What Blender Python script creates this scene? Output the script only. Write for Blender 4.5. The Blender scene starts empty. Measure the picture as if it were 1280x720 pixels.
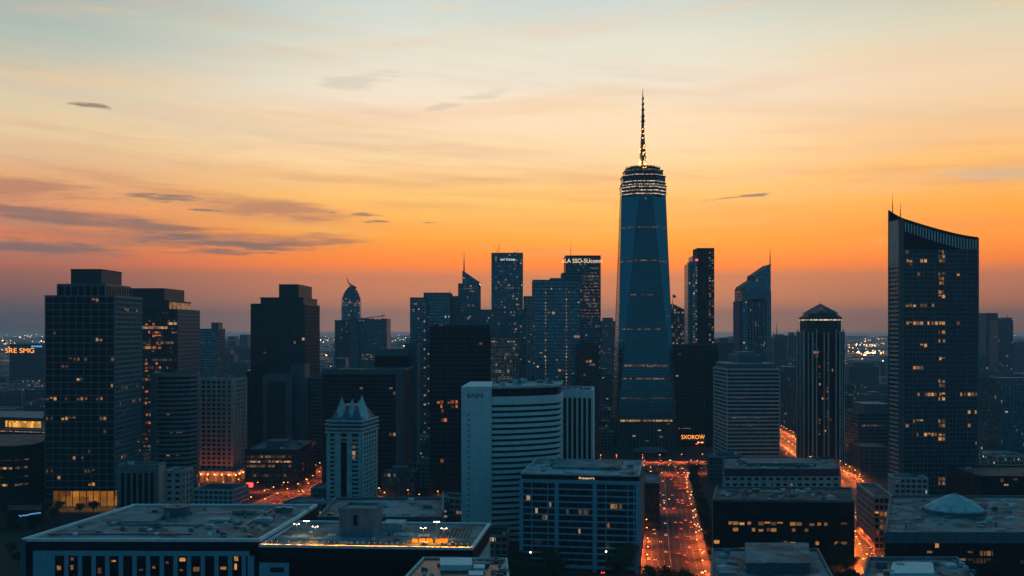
import bpy, math, random
from mathutils import Vector
S = bpy.context.scene
COL = S.collection
R = math.radians
rnd = random.Random(7)
H = 150.0                      # camera height above the streets
F = 1280.0                     # focal length in photo pixels


def lin(c):
    def f(u):
        u /= 255.0
        return u / 12.92 if u <= .04045 else ((u + .055) / 1.055) ** 2.4
    return tuple(f(u) for u in c)


# ------------------------------------------------------------------ camera
cd = bpy.data.cameras.new('camera')
cd.sensor_width = 36
cd.lens = 36
cd.shift_y = 52 / 1280
cd.clip_start = 1
cd.clip_end = 90000
cam = bpy.data.objects.new('camera', cd)
cam.location = (0, 0, H)
cam.rotation_euler = (R(90), 0, 0)
COL.objects.link(cam)
S.camera = cam

# ------------------------------------------------------------------ world
HAZE_D = 0.00008
HAZE_FAR = 19000.0
HAZE_TOP = 475.0
HAZE_L = (.06, .095, .135)       # radiance the haze settles to (measured)
W = bpy.data.worlds.new('World')
S.world = W
W.use_nodes = True
nt = W.node_tree
nt.nodes.clear()


def sock(n, tree):
    return n


def mth(tree, op, a, b=None, c=None, clamp=False):
    n = tree.nodes.new('ShaderNodeMath')
    n.operation = op
    n.use_clamp = clamp
    for i, v in enumerate((a, b, c)):
        if v is None:
            continue
        if isinstance(v, (int, float)):
            n.inputs[i].default_value = v
        else:
            tree.links.new(v, n.inputs[i])
    return n.outputs[0]


def sstep(tree, x, a, b):
    n = tree.nodes.new('ShaderNodeMapRange')
    n.interpolation_type = 'SMOOTHSTEP'
    n.inputs[1].default_value = a
    n.inputs[2].default_value = b
    n.inputs[3].default_value = 0
    n.inputs[4].default_value = 1
    if a > b:
        n.inputs[1].default_value = b
        n.inputs[2].default_value = a
        n.inputs[3].default_value = 1
        n.inputs[4].default_value = 0
    tree.links.new(x, n.inputs[0])
    return n.outputs[0]


def mixc(tree, f, a, b, mode='MIX'):
    n = tree.nodes.new('ShaderNodeMix')
    n.data_type = 'RGBA'
    n.blend_type = mode
    n.clamp_factor = True
    for s, v in ((n.inputs[0], f), (n.inputs[6], a), (n.inputs[7], b)):
        if isinstance(v, (int, float)):
            s.default_value = v
        elif isinstance(v, tuple):
            s.default_value = v if len(v) == 4 else (*v, 1)
        else:
            tree.links.new(v, s)
    return n.outputs[2]


def xyz(tree, x, y, z=0.0):
    n = tree.nodes.new('ShaderNodeCombineXYZ')
    for i, v in enumerate((x, y, z)):
        if isinstance(v, (int, float)):
            n.inputs[i].default_value = v
        else:
            tree.links.new(v, n.inputs[i])
    return n.outputs[0]


def noise(tree, vec, scale=1.0, detail=4.0, rough=.55):
    n = tree.nodes.new('ShaderNodeTexNoise')
    n.inputs['Scale'].default_value = scale
    n.inputs['Detail'].default_value = detail
    n.inputs['Roughness'].default_value = rough
    if vec is not None:
        tree.links.new(vec, n.inputs['Vector'])
    return n.outputs[0]


EMAX = 0.5


def sky_ramp(fac, stops):
    """stops: (photo row, sRGB).  The colour is what is seen through the haze,
    so the sky behind it is solved for."""
    n = nt.nodes.new('ShaderNodeValToRGB')
    n.color_ramp.interpolation = 'EASE' if False else 'LINEAR'
    els = []
    for y, c in stops:
        e = math.atan((412 - y) / F)
        t = math.exp(-HAZE_D * min(HAZE_FAR, (HAZE_TOP - H) / math.sin(max(e, .001))))
        l = lin(c)
        l = tuple(max(.02, (l[i] - HAZE_L[i] * (1 - t)) / t) for i in range(3))
        els.append((max(0, e) / EMAX, l))
    els.sort()
    r = n.color_ramp
    while len(r.elements) < len(els):
        r.elements.new(.5)
    for el, (p, c) in zip(r.elements, els):
        el.position = p
        el.color = (*c, 1)
    nt.links.new(fac, n.inputs[0])
    return n.outputs[0]


tc = nt.nodes.new('ShaderNodeTexCoord')
sp = nt.nodes.new('ShaderNodeSeparateXYZ')
nt.links.new(tc.outputs['Generated'], sp.inputs[0])
dx, dy, dz = sp.outputs
el = mth(nt, 'ARCSINE', dz)
az = mth(nt, 'ARCTAN2', dx, dy)
wob = noise(nt, xyz(nt, mth(nt, 'MULTIPLY', az, 2.2), mth(nt, 'MULTIPLY', el, 16)), 1.0, 5, .55)
el2 = mth(nt, 'ADD', el, mth(nt, 'MULTIPLY', mth(nt, 'SUBTRACT', wob, .5), .035))
wkeep = sstep(nt, el, .03, .10)
eln = mth(nt, 'ADD', mth(nt, 'MULTIPLY', el2, wkeep), mth(nt, 'MULTIPLY', el, mth(nt, 'SUBTRACT', 1.0, wkeep)))
fac = mth(nt, 'DIVIDE', eln, EMAX, clamp=True)
rc = sky_ramp(fac, [(0, (205, 215, 209)), (60, (228, 226, 208)), (110, (242, 228, 206)), (150, (251, 222, 188)),
                    (200, (255, 217, 164)), (250, (255, 195, 110)), (300, (255, 163, 66)), (320, (253, 142, 62)), (333, (246, 130, 68)),
                    (347, (196, 122, 94)), (380, (168, 116, 100)), (408, (140, 112, 106))])
rl = sky_ramp(fac, [(0, (138, 168, 170)), (70, (172, 186, 178)), (130, (212, 202, 176)), (185, (232, 202, 160)),
                    (230, (228, 172, 124)), (270, (226, 150, 106)), (310, (216, 122, 86)), (330, (190, 108, 88)), (344, (150, 100, 92)),
                    (375, (112, 92, 96)), (408, (84, 86, 96))])
rr = sky_ramp(fac, [(0, (190, 198, 182)), (60, (224, 212, 184)), (120, (240, 212, 178)), (170, (246, 202, 152)),
                    (220, (255, 190, 112)), (270, (255, 170, 76)), (312, (254, 148, 56)), (332, (238, 126, 66)),
                    (348, (180, 114, 92)), (385, (140, 100, 92)), (408, (112, 94, 92))])
wl = sstep(nt, az, -.10, -.47)
wr = sstep(nt, az, .10, .47)
front = mixc(nt, wr, mixc(nt, wl, rc, rl), rr)


# streaky cloud veils, then the dark bars low on the left
def veil(sx, sy, off, lo, hi, slope=.06, detail=6):
    v = xyz(nt, mth(nt, 'MULTIPLY', az, sx), mth(nt, 'MULTIPLY', mth(nt, 'ADD', el, mth(nt, 'MULTIPLY', az, slope)), sy), off)
    return sstep(nt, noise(nt, v, 1.0, detail, .58), lo, hi)


wa = noise(nt, xyz(nt, mth(nt, 'MULTIPLY', az, 9), mth(nt, 'MULTIPLY', el, 60), 5.5), 1.0, 6, .6)
wb = noise(nt, xyz(nt, mth(nt, 'MULTIPLY', az, 11), mth(nt, 'MULTIPLY', el, 75), 8.2), 1.0, 6, .62)
azw = mth(nt, 'ADD', az, mth(nt, 'MULTIPLY', mth(nt, 'SUBTRACT', wa, .5), .16))
elw = mth(nt, 'ADD', el, mth(nt, 'MULTIPLY', mth(nt, 'SUBTRACT', wb, .5), .022))


def bump(a0, aw, e0, ew, tilt=0.0, pw=2.0):
    da = mth(nt, 'DIVIDE', mth(nt, 'SUBTRACT', azw, a0), aw)
    ec = mth(nt, 'ADD', mth(nt, 'MULTIPLY', mth(nt, 'SUBTRACT', az, a0), tilt), e0)
    de = mth(nt, 'DIVIDE', mth(nt, 'SUBTRACT', elw, ec), ew)
    q = mth(nt, 'ADD', mth(nt, 'POWER', mth(nt, 'ABSOLUTE', da), pw), mth(nt, 'POWER', mth(nt, 'ABSOLUTE', de), 2.0))
    return mth(nt, 'EXPONENT', mth(nt, 'MULTIPLY', q, -1.0))


def cl(px, py, hw, hh, tilt=0.0, pw=2.0):
    a = math.atan((px - 640) / F)
    e = math.atan((412 - py) / F) * math.cos(a)
    return bump(a, hw / F * math.cos(a) ** 2, e, hh / F * math.cos(a), tilt, pw)


band = mth(nt, 'MULTIPLY', sstep(nt, el, .05, .085), sstep(nt, el, .26, .12))
v1 = mth(nt, 'MULTIPLY', veil(3.2, 42, 3.7, .48, .70), band)
v1 = mth(nt, 'MULTIPLY', v1, mth(nt, 'ADD', mth(nt, 'MULTIPLY', wl, .65), .30))
front = mixc(nt, v1, front, lin((205, 140, 108)))
v2 = mth(nt, 'MULTIPLY', veil(2.0, 26, 9.1, .50, .78, -.10), sstep(nt, el, .10, .16))
front = mixc(nt, mth(nt, 'MULTIPLY', v2, .60), front, lin((252, 204, 164)))
v3 = mth(nt, 'MULTIPLY', veil(5.0, 60, 2.2, .52, .80, .02), sstep(nt, el, .06, .10))
front = mixc(nt, mth(nt, 'MULTIPLY', v3, .40), front, lin((255, 216, 136)))
v5 = mth(nt, 'MULTIPLY', veil(3.6, 46, 12.7, .50, .72, .03), mth(nt, 'MULTIPLY', sstep(nt, el, .075, .12), sstep(nt, el, .24, .15)))
front = mixc(nt, mth(nt, 'MULTIPLY', v5, .42), front, lin((226, 158, 116)))
v4 = mth(nt, 'MULTIPLY', veil(1.6, 20, 6.4, .50, .74, .10), sstep(nt, el, .09, .20))
front = mixc(nt, mth(nt, 'MULTIPLY', v4, .38), front, lin((214, 190, 168)))
tear = noise(nt, xyz(nt, mth(nt, 'MULTIPLY', az, 18), mth(nt, 'MULTIPLY', el, 190), 1.3), 1.0, 8, .66)


def bar(col, lo, hi, amt, *shapes):
    global front
    s = None
    for sh in shapes:
        q = cl(*sh)
        s = q if s is None else mth(nt, 'MAXIMUM', s, q)
    v = mth(nt, 'ADD', s, mth(nt, 'MULTIPLY', mth(nt, 'SUBTRACT', tear, .5), 1.5))
    m = mth(nt, 'MULTIPLY', sstep(nt, v, lo, hi), amt)
    m = mth(nt, 'MULTIPLY', m, sstep(nt, s, .02, .45))
    front = mixc(nt, m, front, lin(col))


bar((184, 126, 104), .08, .95, .70, (20, 235, 120, 16, -.02), (250, 300, 220, 13, .0), (330, 262, 110, 11, -.05), (60, 312, 130, 16, 0))
bar((130, 108, 106), .12, 1.0, .76, (20, 262, 150, 11, -.08, 4), (150, 278, 130, 10, -.08), (40, 308, 130, 9, .02), (330, 306, 120, 6, .02), (230, 300, 60, 4, 0), (300, 318, 90, 4, 0),
    (185, 249, 48, 3.5, 0))
bar((136, 116, 110), .26, .95, .80, (118, 131, 24, 6, .05), (458, 268, 24, 4.5, -.05), (470, 277, 20, 2.6, -.05), (410, 266, 18, 2.5, 0),
    (912, 246, 22, 2.8, .04), (240, 263, 22, 2, 0), (552, 280, 14, 2, 0))
bar((206, 196, 178), .2, .95, .45, (455, 102, 44, 12, .06), (585, 124, 46, 5, .22), (1250, 215, 90, 9, -.06))

backr = nt.nodes.new('ShaderNodeValToRGB')
backr.color_ramp.elements[0].color = (.012, .105, .165, 1)
backr.color_ramp.elements[1].color = (.008, .115, .20, 1)
nt.links.new(mth(nt, 'DIVIDE', el, 1.57, clamp=True), backr.inputs[0])
fw = sstep(nt, mth(nt, 'COSINE', az), .35, .87)
up = sstep(nt, el, .34, .80)
keep = mth(nt, 'MULTIPLY', fw, mth(nt, 'SUBTRACT', 1.0, up))
# the sky behind the camera is darkest; the flanks keep more light
ca_ = mth(nt, 'COSINE', az)
flank = mth(nt, 'SUBTRACT', 1.0, mth(nt, 'MULTIPLY', ca_, ca_))
bcol = mixc(nt, 1.0, backr.outputs[0], mixc(nt, flank, (.78, .78, .78), (1.7, 1.7, 1.7)), 'MULTIPLY')
skyc = mixc(nt, keep, bcol, front)
# below the horizon: the dim blue of land too far to build
skyc = mixc(nt, sstep(nt, el, -.0005, -.004), skyc, (.16, .18, .22))
bg = nt.nodes.new('ShaderNodeBackground')
nt.links.new(skyc, bg.inputs[0])
SUN_EL, SUN_AZ = R(2.0), R(9.0)
nish = nt.nodes.new('ShaderNodeTexSky')
nish.sky_type = 'NISHITA'
nish.sun_disc = False
nish.sun_elevation = SUN_EL
nish.sun_rotation = SUN_AZ
bg2 = nt.nodes.new('ShaderNodeBackground')
bg2.inputs[1].default_value = 0.006
nt.links.new(nish.outputs[0], bg2.inputs[0])
add = nt.nodes.new('ShaderNodeAddShader')
nt.links.new(bg.outputs[0], add.inputs[0])
nt.links.new(bg2.outputs[0], add.inputs[1])
out = nt.nodes.new('ShaderNodeOutputWorld')
nt.links.new(add.outputs[0], out.inputs[0])
W.cycles.sampling_method = 'MANUAL'
W.cycles.sample_map_resolution = 1024

# ------------------------------------------------------------------ sun (last glow from beyond the skyline)
sl = bpy.data.lights.new('sun', 'SUN')
sl.energy = .22
sl.angle = R(6)
sl.color = (1, .48, .22)
so = bpy.data.objects.new('sun', sl)
d = Vector((math.sin(SUN_AZ) * math.cos(SUN_EL), math.cos(SUN_AZ) * math.cos(SUN_EL), math.sin(SUN_EL)))
so.rotation_euler = d.to_track_quat('Z', 'Y').to_euler()
so.location = (200, 800, 700)
COL.objects.link(so)

# ------------------------------------------------------------------ exposure and render
S.view_settings.view_transform = 'Standard'
S.view_settings.look = 'None'
S.view_settings.exposure = 0
S.view_settings.gamma = 1
S.view_settings.use_curve_mapping = False
cy = S.cycles
cy.use_denoising = True
try:
    cy.denoiser = 'OPENIMAGEDENOISE'
except Exception:
    pass
cy.max_bounces = 5
cy.diffuse_bounces = 2
cy.glossy_bounces = 3
cy.volume_bounces = 1
cy.sample_clamp_indirect = 1.5
cy.sample_clamp_direct = 0
cy.caustics_reflective = False
cy.caustics_refractive = False
cy.use_light_tree = True


# ------------------------------------------------------------------ mesh helpers
def px2x(px, Y):
    return (px - 640) / F * Y


def zat(py, Y):
    return H - (py - 412) / F * Y


class MB:
    """collects faces for ONE mesh; optional uv in metres"""

    def __init__(self):
        self.v, self.f, self.uv = [], [], []

    def face(self, pts, uv=None):
        n = len(self.v)
        self.v += [tuple(p) for p in pts]
        self.f.append(tuple(range(n, n + len(pts))))
        self.uv += uv if uv else [(p[0] + p[1] * .7, p[2]) for p in pts]

    def hexa(self, b, t):
        """bottom quad b and top quad t (counter-clockwise seen from above)"""
        self.face([b[3], b[2], b[1], b[0]])
        self.face(t)
        for i in range(4):
            j = (i + 1) % 4
            L = math.dist(b[i], b[j])
            self.face([b[i], b[j], t[j], t[i]], [(0, b[i][2]), (L, b[j][2]), (L, t[j][2]), (0, t[i][2])])

    def box(self, x0, y0, z0, x1, y1, z1):
        q = [(x0, y0), (x1, y0), (x1, y1), (x0, y1)]
        self.hexa([(*p, z0) for p in q], [(*p, z1) for p in q])

    def obox(self, c, t, s0, s1, n0, n1, z0, z1):
        """box in the frame of an edge: along t from s0 to s1, outward normal from n0 to n1"""
        n = (t[1], -t[0])
        q = [(c[0] + t[0] * s + n[0] * k, c[1] + t[1] * s + n[1] * k) for s, k in ((s0, n1), (s1, n1), (s1, n0), (s0, n0))]
        self.hexa([(*p, z0) for p in q], [(*p, z1) for p in q])

    def prism(self, poly, z0, z1, cap=True, bottom=False):
        n = len(poly)
        u = 0
        for i in range(n):
            a, b = poly[i], poly[(i + 1) % n]
            L = math.dist(a, b)
            za = z1[i] if isinstance(z1, (list, tuple)) else z1
            zb = z1[(i + 1) % n] if isinstance(z1, (list, tuple)) else z1
            self.face([(*a, z0), (*b, z0), (*b, zb), (*a, za)], [(u, z0), (u + L, z0), (u + L, zb), (u, za)])
            u += L
        if cap:
            self.face([(*p, z1[i] if isinstance(z1, (list, tuple)) else z1) for i, p in enumerate(poly)])
        if bottom:
            self.face([(*p, z0) for p in reversed(poly)])

    def loft(self, rings):
        """rings of equal length, each a list of 3-D points, bottom to top; top capped"""
        for r0, r1 in zip(rings, rings[1:]):
            n = len(r0)
            u = 0
            for i in range(n):
                j = (i + 1) % n
                L = math.dist(r0[i], r0[j])
                self.face([r0[i], r0[j], r1[j], r1[i]],
                          [(u, r0[i][2]), (u + L, r0[j][2]), (u + L, r1[j][2]), (u, r1[i][2])])
                u += L
        self.face(rings[-1])

    def beam(self, p, q, w, w2=None):
        p, q = Vector(p), Vector(q)
        w2 = w if w2 is None else w2
        d = (q - p).normalized()
        a = d.cross(Vector((0, 0, 1)) if abs(d.z) < .95 else Vector((1, 0, 0))).normalized()
        b = d.cross(a)
        k = [(-1, -1), (1, -1), (1, 1), (-1, 1)]
        B = [p + a * (w * s / 2) + b * (w * t / 2) for s, t in k]
        T = [q + a * (w2 * s / 2) + b * (w2 * t / 2) for s, t in k]
        self.face([B[0], B[1], B[2], B[3]])
        self.face([T[3], T[2], T[1], T[0]])
        for i in range(4):
            j = (i + 1) % 4
            self.face([B[j], B[i], T[i], T[j]])

    def cyl(self, x, y, z0, z1, r0, r1=None, n=12):
        r1 = r0 if r1 is None else r1
        A = [(x + r0 * math.cos(6.2832 * i / n), y + r0 * math.sin(6.2832 * i / n), z0) for i in range(n)]
        B = [(x + r1 * math.cos(6.2832 * i / n), y + r1 * math.sin(6.2832 * i / n), z1) for i in range(n)]
        self.loft([A, B])

    def mesh(self, name, mat):
        me = bpy.data.meshes.new(name)
        me.from_pydata(self.v, [], self.f)
        uvl = me.uv_layers.new(name='UVMap')
        flat = [c for p in self.uv for c in p]
        uvl.data.foreach_set('uv', flat)
        me.materials.append(mat)
        me.update()
        return me

    def build(self, name, mat, parent=None, loc=None):
        o = bpy.data.objects.new(name, self.mesh(name, mat))
        COL.objects.link(o)
        if parent:
            o.parent = parent
        if loc:
            o.location = loc
        return o


def tag(o, label, cat, group=None, kind=None):
    if label:
        o['label'] = label
    if cat:
        o['category'] = cat
    if group:
        o['group'] = group
    if kind:
        o['kind'] = kind
    return o


def thing(name, label, cat, loc=(0, 0, 0), group=None, rz=0):
    o = bpy.data.objects.new(name, None)
    o.empty_display_size = 2
    o.location = loc
    o.rotation_euler = (0, 0, rz)
    COL.objects.link(o)
    return tag(o, label, cat, group)


def struct(name, mb, mat):
    return tag(mb.build(name, mat), None, None, None, 'structure')


# ------------------------------------------------------------------ materials
def newmat(name):
    m = bpy.data.materials.new(name)
    m.use_nodes = True
    t = m.node_tree
    t.nodes.clear()
    o = t.nodes.new('ShaderNodeOutputMaterial')
    b = t.nodes.new('ShaderNodeBsdfPrincipled')
    t.links.new(b.outputs[0], o.inputs[0])
    return m, t, b, o


def plain(name, col, rough=.7, metal=0.0, var=.18, scale=.25, spec=.3, streak=True):
    """painted / mineral surface: large stains, fine grain and rain streaks"""
    m, t, b, o = newmat(name)
    c = t.nodes.new('ShaderNodeTexCoord')
    n1 = noise(t, c.outputs['Object'], scale, 5, .6)
    mp = t.nodes.new('ShaderNodeMapping')
    mp.inputs['Scale'].default_value = (1.3, 1.3, .06)
    t.links.new(c.outputs['Object'], mp.inputs[0])
    n2 = noise(t, mp.outputs[0], 1.0, 4, .6)
    n = mth(t, 'ADD', mth(t, 'MULTIPLY', n1, .6), mth(t, 'MULTIPLY', n2, .4 if streak else 0.0))
    lo = tuple(x * (1 - var * 1.6) for x in col)
    hi = tuple(min(1, x * (1 + var * 1.6)) for x in col)
    cc = mixc(t, sstep(t, n, .3, .7), lo, hi)
    t.links.new(cc, b.inputs['Base Color'])
    b.inputs['Roughness'].default_value = rough
    b.inputs['Metallic'].default_value = metal
    b.inputs['Specular IOR Level'].default_value = spec
    return m


def emit(name, col, strength, cells=None, lo=.0, obj_var=True, base=(.02, .02, .02), dens=1.0):
    """glowing interior seen through a pane: brightness differs from pane to pane and inside each"""
    m, t, b, o = newmat(name)
    b.inputs['Base Color'].default_value = (*base, 1)
    b.inputs['Roughness'].default_value = .3
    oi = t.nodes.new('ShaderNodeObjectInfo')
    uv = t.nodes.new('ShaderNodeTexCoord')
    s = None
    if obj_var:
        s = mth(t, 'ADD', mth(t, 'POWER', oi.outputs['Random'], 2.0), .12)
    if cells:
        sep = t.nodes.new('ShaderNodeSeparateXYZ')
        t.links.new(uv.outputs['UV'], sep.inputs[0])
        u = mth(t, 'FLOOR', mth(t, 'DIVIDE', sep.outputs[0], cells[0]))
        v = mth(t, 'FLOOR', mth(t, 'DIVIDE', sep.outputs[1], cells[1]))
        wn = t.nodes.new('ShaderNodeTexWhiteNoise')
        wn.noise_dimensions = '3D'
        t.links.new(xyz(t, u, v, mth(t, 'MULTIPLY', oi.outputs['Random'], 91)), wn.inputs['Vector'])
        q = mth(t, 'POWER', wn.outputs[0], 2.2)
        q = mth(t, 'MULTIPLY', q, mth(t, 'LESS_THAN', wn.outputs[0], 1.0) if dens >= 1 else mth(t, 'GREATER_THAN', wn.outputs[0], 1 - dens))
        q = mth(t, 'ADD', q, lo)
        s = q if s is None else mth(t, 'MULTIPLY', s, q)
    n = noise(t, uv.outputs['Object'], 1.7, 3, .75)
    g = mth(t, 'POWER', sstep(t, n, .28, .72), 1.6)
    s = mth(t, 'MULTIPLY', s, mth(t, 'ADD', mth(t, 'MULTIPLY', g, 1.2), .3)) if s else mth(t, 'ADD', g, .5)
    t.links.new(mth(t, 'MULTIPLY', s, strength), b.inputs['Emission Strength'])
    b.inputs['Emission Color'].default_value = (*col, 1)
    m.cycles.emission_sampling = 'NONE'
    return m


def bulb(name, col, strength):
    m, t, b, o = newmat(name)
    b.inputs['Base Color'].default_value = (.1, .1, .1, 1)
    b.inputs['Emission Color'].default_value = (*col, 1)
    b.inputs['Emission Strength'].default_value = strength
    m.cycles.emission_sampling = 'NONE'
    return m


def glass(name, col, bw=1.6, fh=4.0, metal=.55, rough=.14, lit=0.0, lits=.7, litc=(1, .52, .2), var=.5, cluster=.05, spandrel=.3):
    """coated office glazing: panes differ a little in tilt, tint and blinds; a few rooms are lit"""
    m, t, b, o = newmat(name)
    uv = t.nodes.new('ShaderNodeTexCoord')
    oi = t.nodes.new('ShaderNodeObjectInfo')
    sep = t.nodes.new('ShaderNodeSeparateXYZ')
    t.links.new(uv.outputs['UV'], sep.inputs[0])
    ud = mth(t, 'DIVIDE', sep.outputs[0], bw)
    vd = mth(t, 'DIVIDE', sep.outputs[1], fh)
    u, v = mth(t, 'FLOOR', ud), mth(t, 'FLOOR', vd)
    wn = t.nodes.new('ShaderNodeTexWhiteNoise')
    wn.noise_dimensions = '3D'
    seed = mth(t, 'MULTIPLY', oi.outputs['Random'], 57)
    t.links.new(xyz(t, u, v, seed), wn.inputs['Vector'])
    r1 = wn.outputs[0]
    wsp = t.nodes.new('ShaderNodeSeparateColor')
    t.links.new(wn.outputs[1], wsp.inputs[0])
    big = noise(t, xyz(t, mth(t, 'MULTIPLY', u, .11), mth(t, 'MULTIPLY', v, .13), seed), 1.0, 3, .6)
    k = mth(t, 'ADD', mth(t, 'MULTIPLY', r1, .5), mth(t, 'MULTIPLY', big, .5))
    lo = tuple(x * (1 - var) for x in col)
    hi = tuple(min(1, x * (1 + var)) for x in col)
    cc = mixc(t, k, lo, hi)
    if spandrel:
        fr = mth(t, 'FRACT', vd)
        sp_ = mth(t, 'LESS_THAN', fr, spandrel)
        cc = mixc(t, mth(t, 'MULTIPLY', sp_, .55), cc, tuple(x * .45 for x in col))
    t.links.new(cc, b.inputs['Base Color'])
    b.inputs['Metallic'].default_value = metal
    t.links.new(mth(t, 'ADD', mth(t, 'MULTIPLY', wsp.outputs[1], .12), rough), b.inputs['Roughness'])
    # each pane sits at a slightly different angle
    geo = t.nodes.new('ShaderNodeNewGeometry')
    va = t.nodes.new('ShaderNodeVectorMath')
    va.operation = 'SUBTRACT'
    t.links.new(wn.outputs[1], va.inputs[0])
    va.inputs[1].default_value = (.5, .5, .5)
    vs = t.nodes.new('ShaderNodeVectorMath')
    vs.operation = 'SCALE'
    t.links.new(va.outputs[0], vs.inputs[0])
    vs.inputs['Scale'].default_value = .05
    vb = t.nodes.new('ShaderNodeVectorMath')
    vb.operation = 'ADD'
    t.links.new(geo.outputs['Normal'], vb.inputs[0])
    t.links.new(vs.outputs[0], vb.inputs[1])
    vn = t.nodes.new('ShaderNodeVectorMath')
    vn.operation = 'NORMALIZE'
    t.links.new(vb.outputs[0], vn.inputs[0])
    t.links.new(vn.outputs[0], b.inputs['Normal'])
    if lit:
        # whole offices are lit, so lit panes gather along a floor
        c2 = noise(t, xyz(t, mth(t, 'MULTIPLY', u, cluster), mth(t, 'MULTIPLY', v, .9), mth(t, 'ADD', seed, 7)), 1.0, 2, .5)
        thr = mth(t, 'SUBTRACT', 1 - lit * .3, mth(t, 'MULTIPLY', sstep(t, c2, .52, .75), min(.9, lit * 4)))
        on = mth(t, 'GREATER_THAN', wsp.outputs[0], thr)
        gap = mth(t, 'GREATER_THAN', mth(t, 'FRACT', vd), .35)
        br = mth(t, 'ADD', mth(t, 'POWER', wsp.outputs[2], 2.5), .07)
        s = mth(t, 'MULTIPLY', mth(t, 'MULTIPLY', on, gap), mth(t, 'MULTIPLY', br, lits))
        t.links.new(s, b.inputs['Emission Strength'])
        hue = mixc(t, r1, litc, (1, .75, .5))
        t.links.new(hue, b.inputs['Emission Color'])
        m.cycles.emission_sampling = 'NONE'
    return m


def roofmat(name, col):
    """patched bitumen with puddles, seams and grime"""
    m, t, b, o = newmat(name)
    c = t.nodes.new('ShaderNodeTexCoord')
    n1 = noise(t, c.outputs['Object'], .09, 7, .68)
    n2 = noise(t, c.outputs['Object'], .6, 5, .7)
    vo = t.nodes.new('ShaderNodeTexVoronoi')
    vo.inputs['Scale'].default_value = .12
    vo.distance = 'CHEBYCHEV'
    t.links.new(c.outputs['Object'], vo.inputs['Vector'])
    vs = t.nodes.new('ShaderNodeSeparateColor')
    t.links.new(vo.outputs['Color'], vs.inputs[0])
    n = mth(t, 'ADD', mth(t, 'MULTIPLY', n1, .55), mth(t, 'ADD', mth(t, 'MULTIPLY', n2, .35), mth(t, 'MULTIPLY', vs.outputs[0], .22)))
    cc = mixc(t, sstep(t, n, .38, .72), tuple(x * .28 for x in col), tuple(min(1, x * 1.75) for x in col))
    t.links.new(cc, b.inputs['Base Color'])
    t.links.new(mth(t, 'ADD', mth(t, 'MULTIPLY', n1, .5), .45), b.inputs['Roughness'])
    b.inputs['Specular IOR Level'].default_value = .15
    return m


M = {}
M['g_dark'] = glass('dark glazing', (.015, .04, .06), 1.5, 3.9, .3, .2)
M['g_black'] = glass('black glazing', (.006, .014, .022), 1.5, 3.9, .05, .3)
M['g_black'].node_tree.nodes['Principled BSDF'].inputs['Specular IOR Level'].default_value = .15
M['g_teal'] = glass('teal mirror glazing', (.014, .185, .255), 1.5, 4.2, .85, .12, var=.12, spandrel=.12)
M['g_blue'] = glass('blue glazing', (.08, .26, .36), 1.6, 4.0, .75, .18, lit=.03)
M['g_bluelit'] = glass('blue glazing with lit rooms', (.075, .23, .32), 1.8, 4.0, .7, .2, lit=.11, lits=.36, litc=(1, .6, .33))
M['g_lit'] = glass('glazing with many lit rooms', (.06, .09, .12), 2.2, 4.0, .4, .2, lit=.34, lits=.8, litc=(1, .55, .25), cluster=.3)
M['g_red'] = glass('glazing with glowing floors', (.03, .04, .05), 1.8, 4.0, .1, .35, lit=.20, lits=.16, litc=(1, .30, .13), cluster=.02)
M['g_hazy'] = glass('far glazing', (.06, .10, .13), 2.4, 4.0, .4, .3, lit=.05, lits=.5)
M['f_dark'] = plain('dark stone cladding', (.035, .06, .08), .7)
M['f_black'] = plain('black metal cladding', (.008, .018, .027), .6, spec=.1)
M['f_slate'] = plain('slate blue cladding', (.085, .15, .19), .65)
M['f_grey'] = plain('grey concrete', (.17, .23, .25), .85)
M['f_white'] = plain('white painted concrete', (.70, .77, .80), .8, var=.08)
M['f_pale'] = plain('pale stone', (.48, .53, .55), .8)
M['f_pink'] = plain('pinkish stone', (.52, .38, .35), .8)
M['f_blue'] = plain('blue painted frame', (.17, .43, .57), .6, var=.08)
M['f_steel'] = plain('galvanised steel', (.20, .23, .25), .45, .6)
M['roof'] = roofmat('weathered roof felt', (.105, .17, .195))
M['roof_d'] = roofmat('dark roof felt', (.04, .062, .075))
M['roof_l'] = roofmat('pale roof membrane', (.22, .31, .34))
M['lit'] = emit('lit room', (1, .42, .12), .85)
M['litw'] = emit('pale lit room', (1, .60, .33), .62)
M['litdim'] = emit('dim lit room', (1, .45, .18), .34)
M['litred'] = emit('amber lit room', (1, .24, .06), .8)
M['strip'] = emit('lit floor', (1, .5, .2), 1.1, (1.6, 9), .02, False)
M['stripdim'] = emit('dim lit floor', (1, .5, .25), .32, (2.2, 9), .0, False)
M['amber'] = emit('amber arcade glow', (1, .26, .05), .55, (1.9, 9), .12, False)
M['edge_bulb'] = bulb('dim edge lamp', (1, .3, .04), 2.2)
M['lobby'] = emit('orange lobby glow', (1, .34, .03), .62, (7.5, 9), .22, False)
M['gold'] = emit('golden lit floor', (1, .42, .05), 1.5, (2.5, 9), .35, False)
M['ring'] = emit('ring of lamps', (1, .72, .48), 1.6, (1.3, 9), .12, False)
M['sign_w'] = bulb('white sign letters', (1, .93, .85), 1.1)
M['sign_o'] = bulb('orange sign letters', (1, .32, .05), 1.9)
M['sign_p'] = bulb('pale orange sign letters', (1, .62, .36), 1.3)
M['sign_b'] = bulb('blue sign lamps', (.18, .55, 1), .9)
M['red_l'] = bulb('red lamp', (1, .04, .02), 6)
M['white_l'] = bulb('white lamp', (1, .8, .55), 9)
M['sodium'] = bulb('sodium lamp', (1, .30, .05), 12)
M['sodium_w'] = bulb('warm white lamp', (1, .45, .14), 6)
M['tail'] = bulb('tail lamp', (1, .07, .02), 5)
M['head'] = bulb('head lamp', (1, .50, .2), 4.5)
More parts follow.
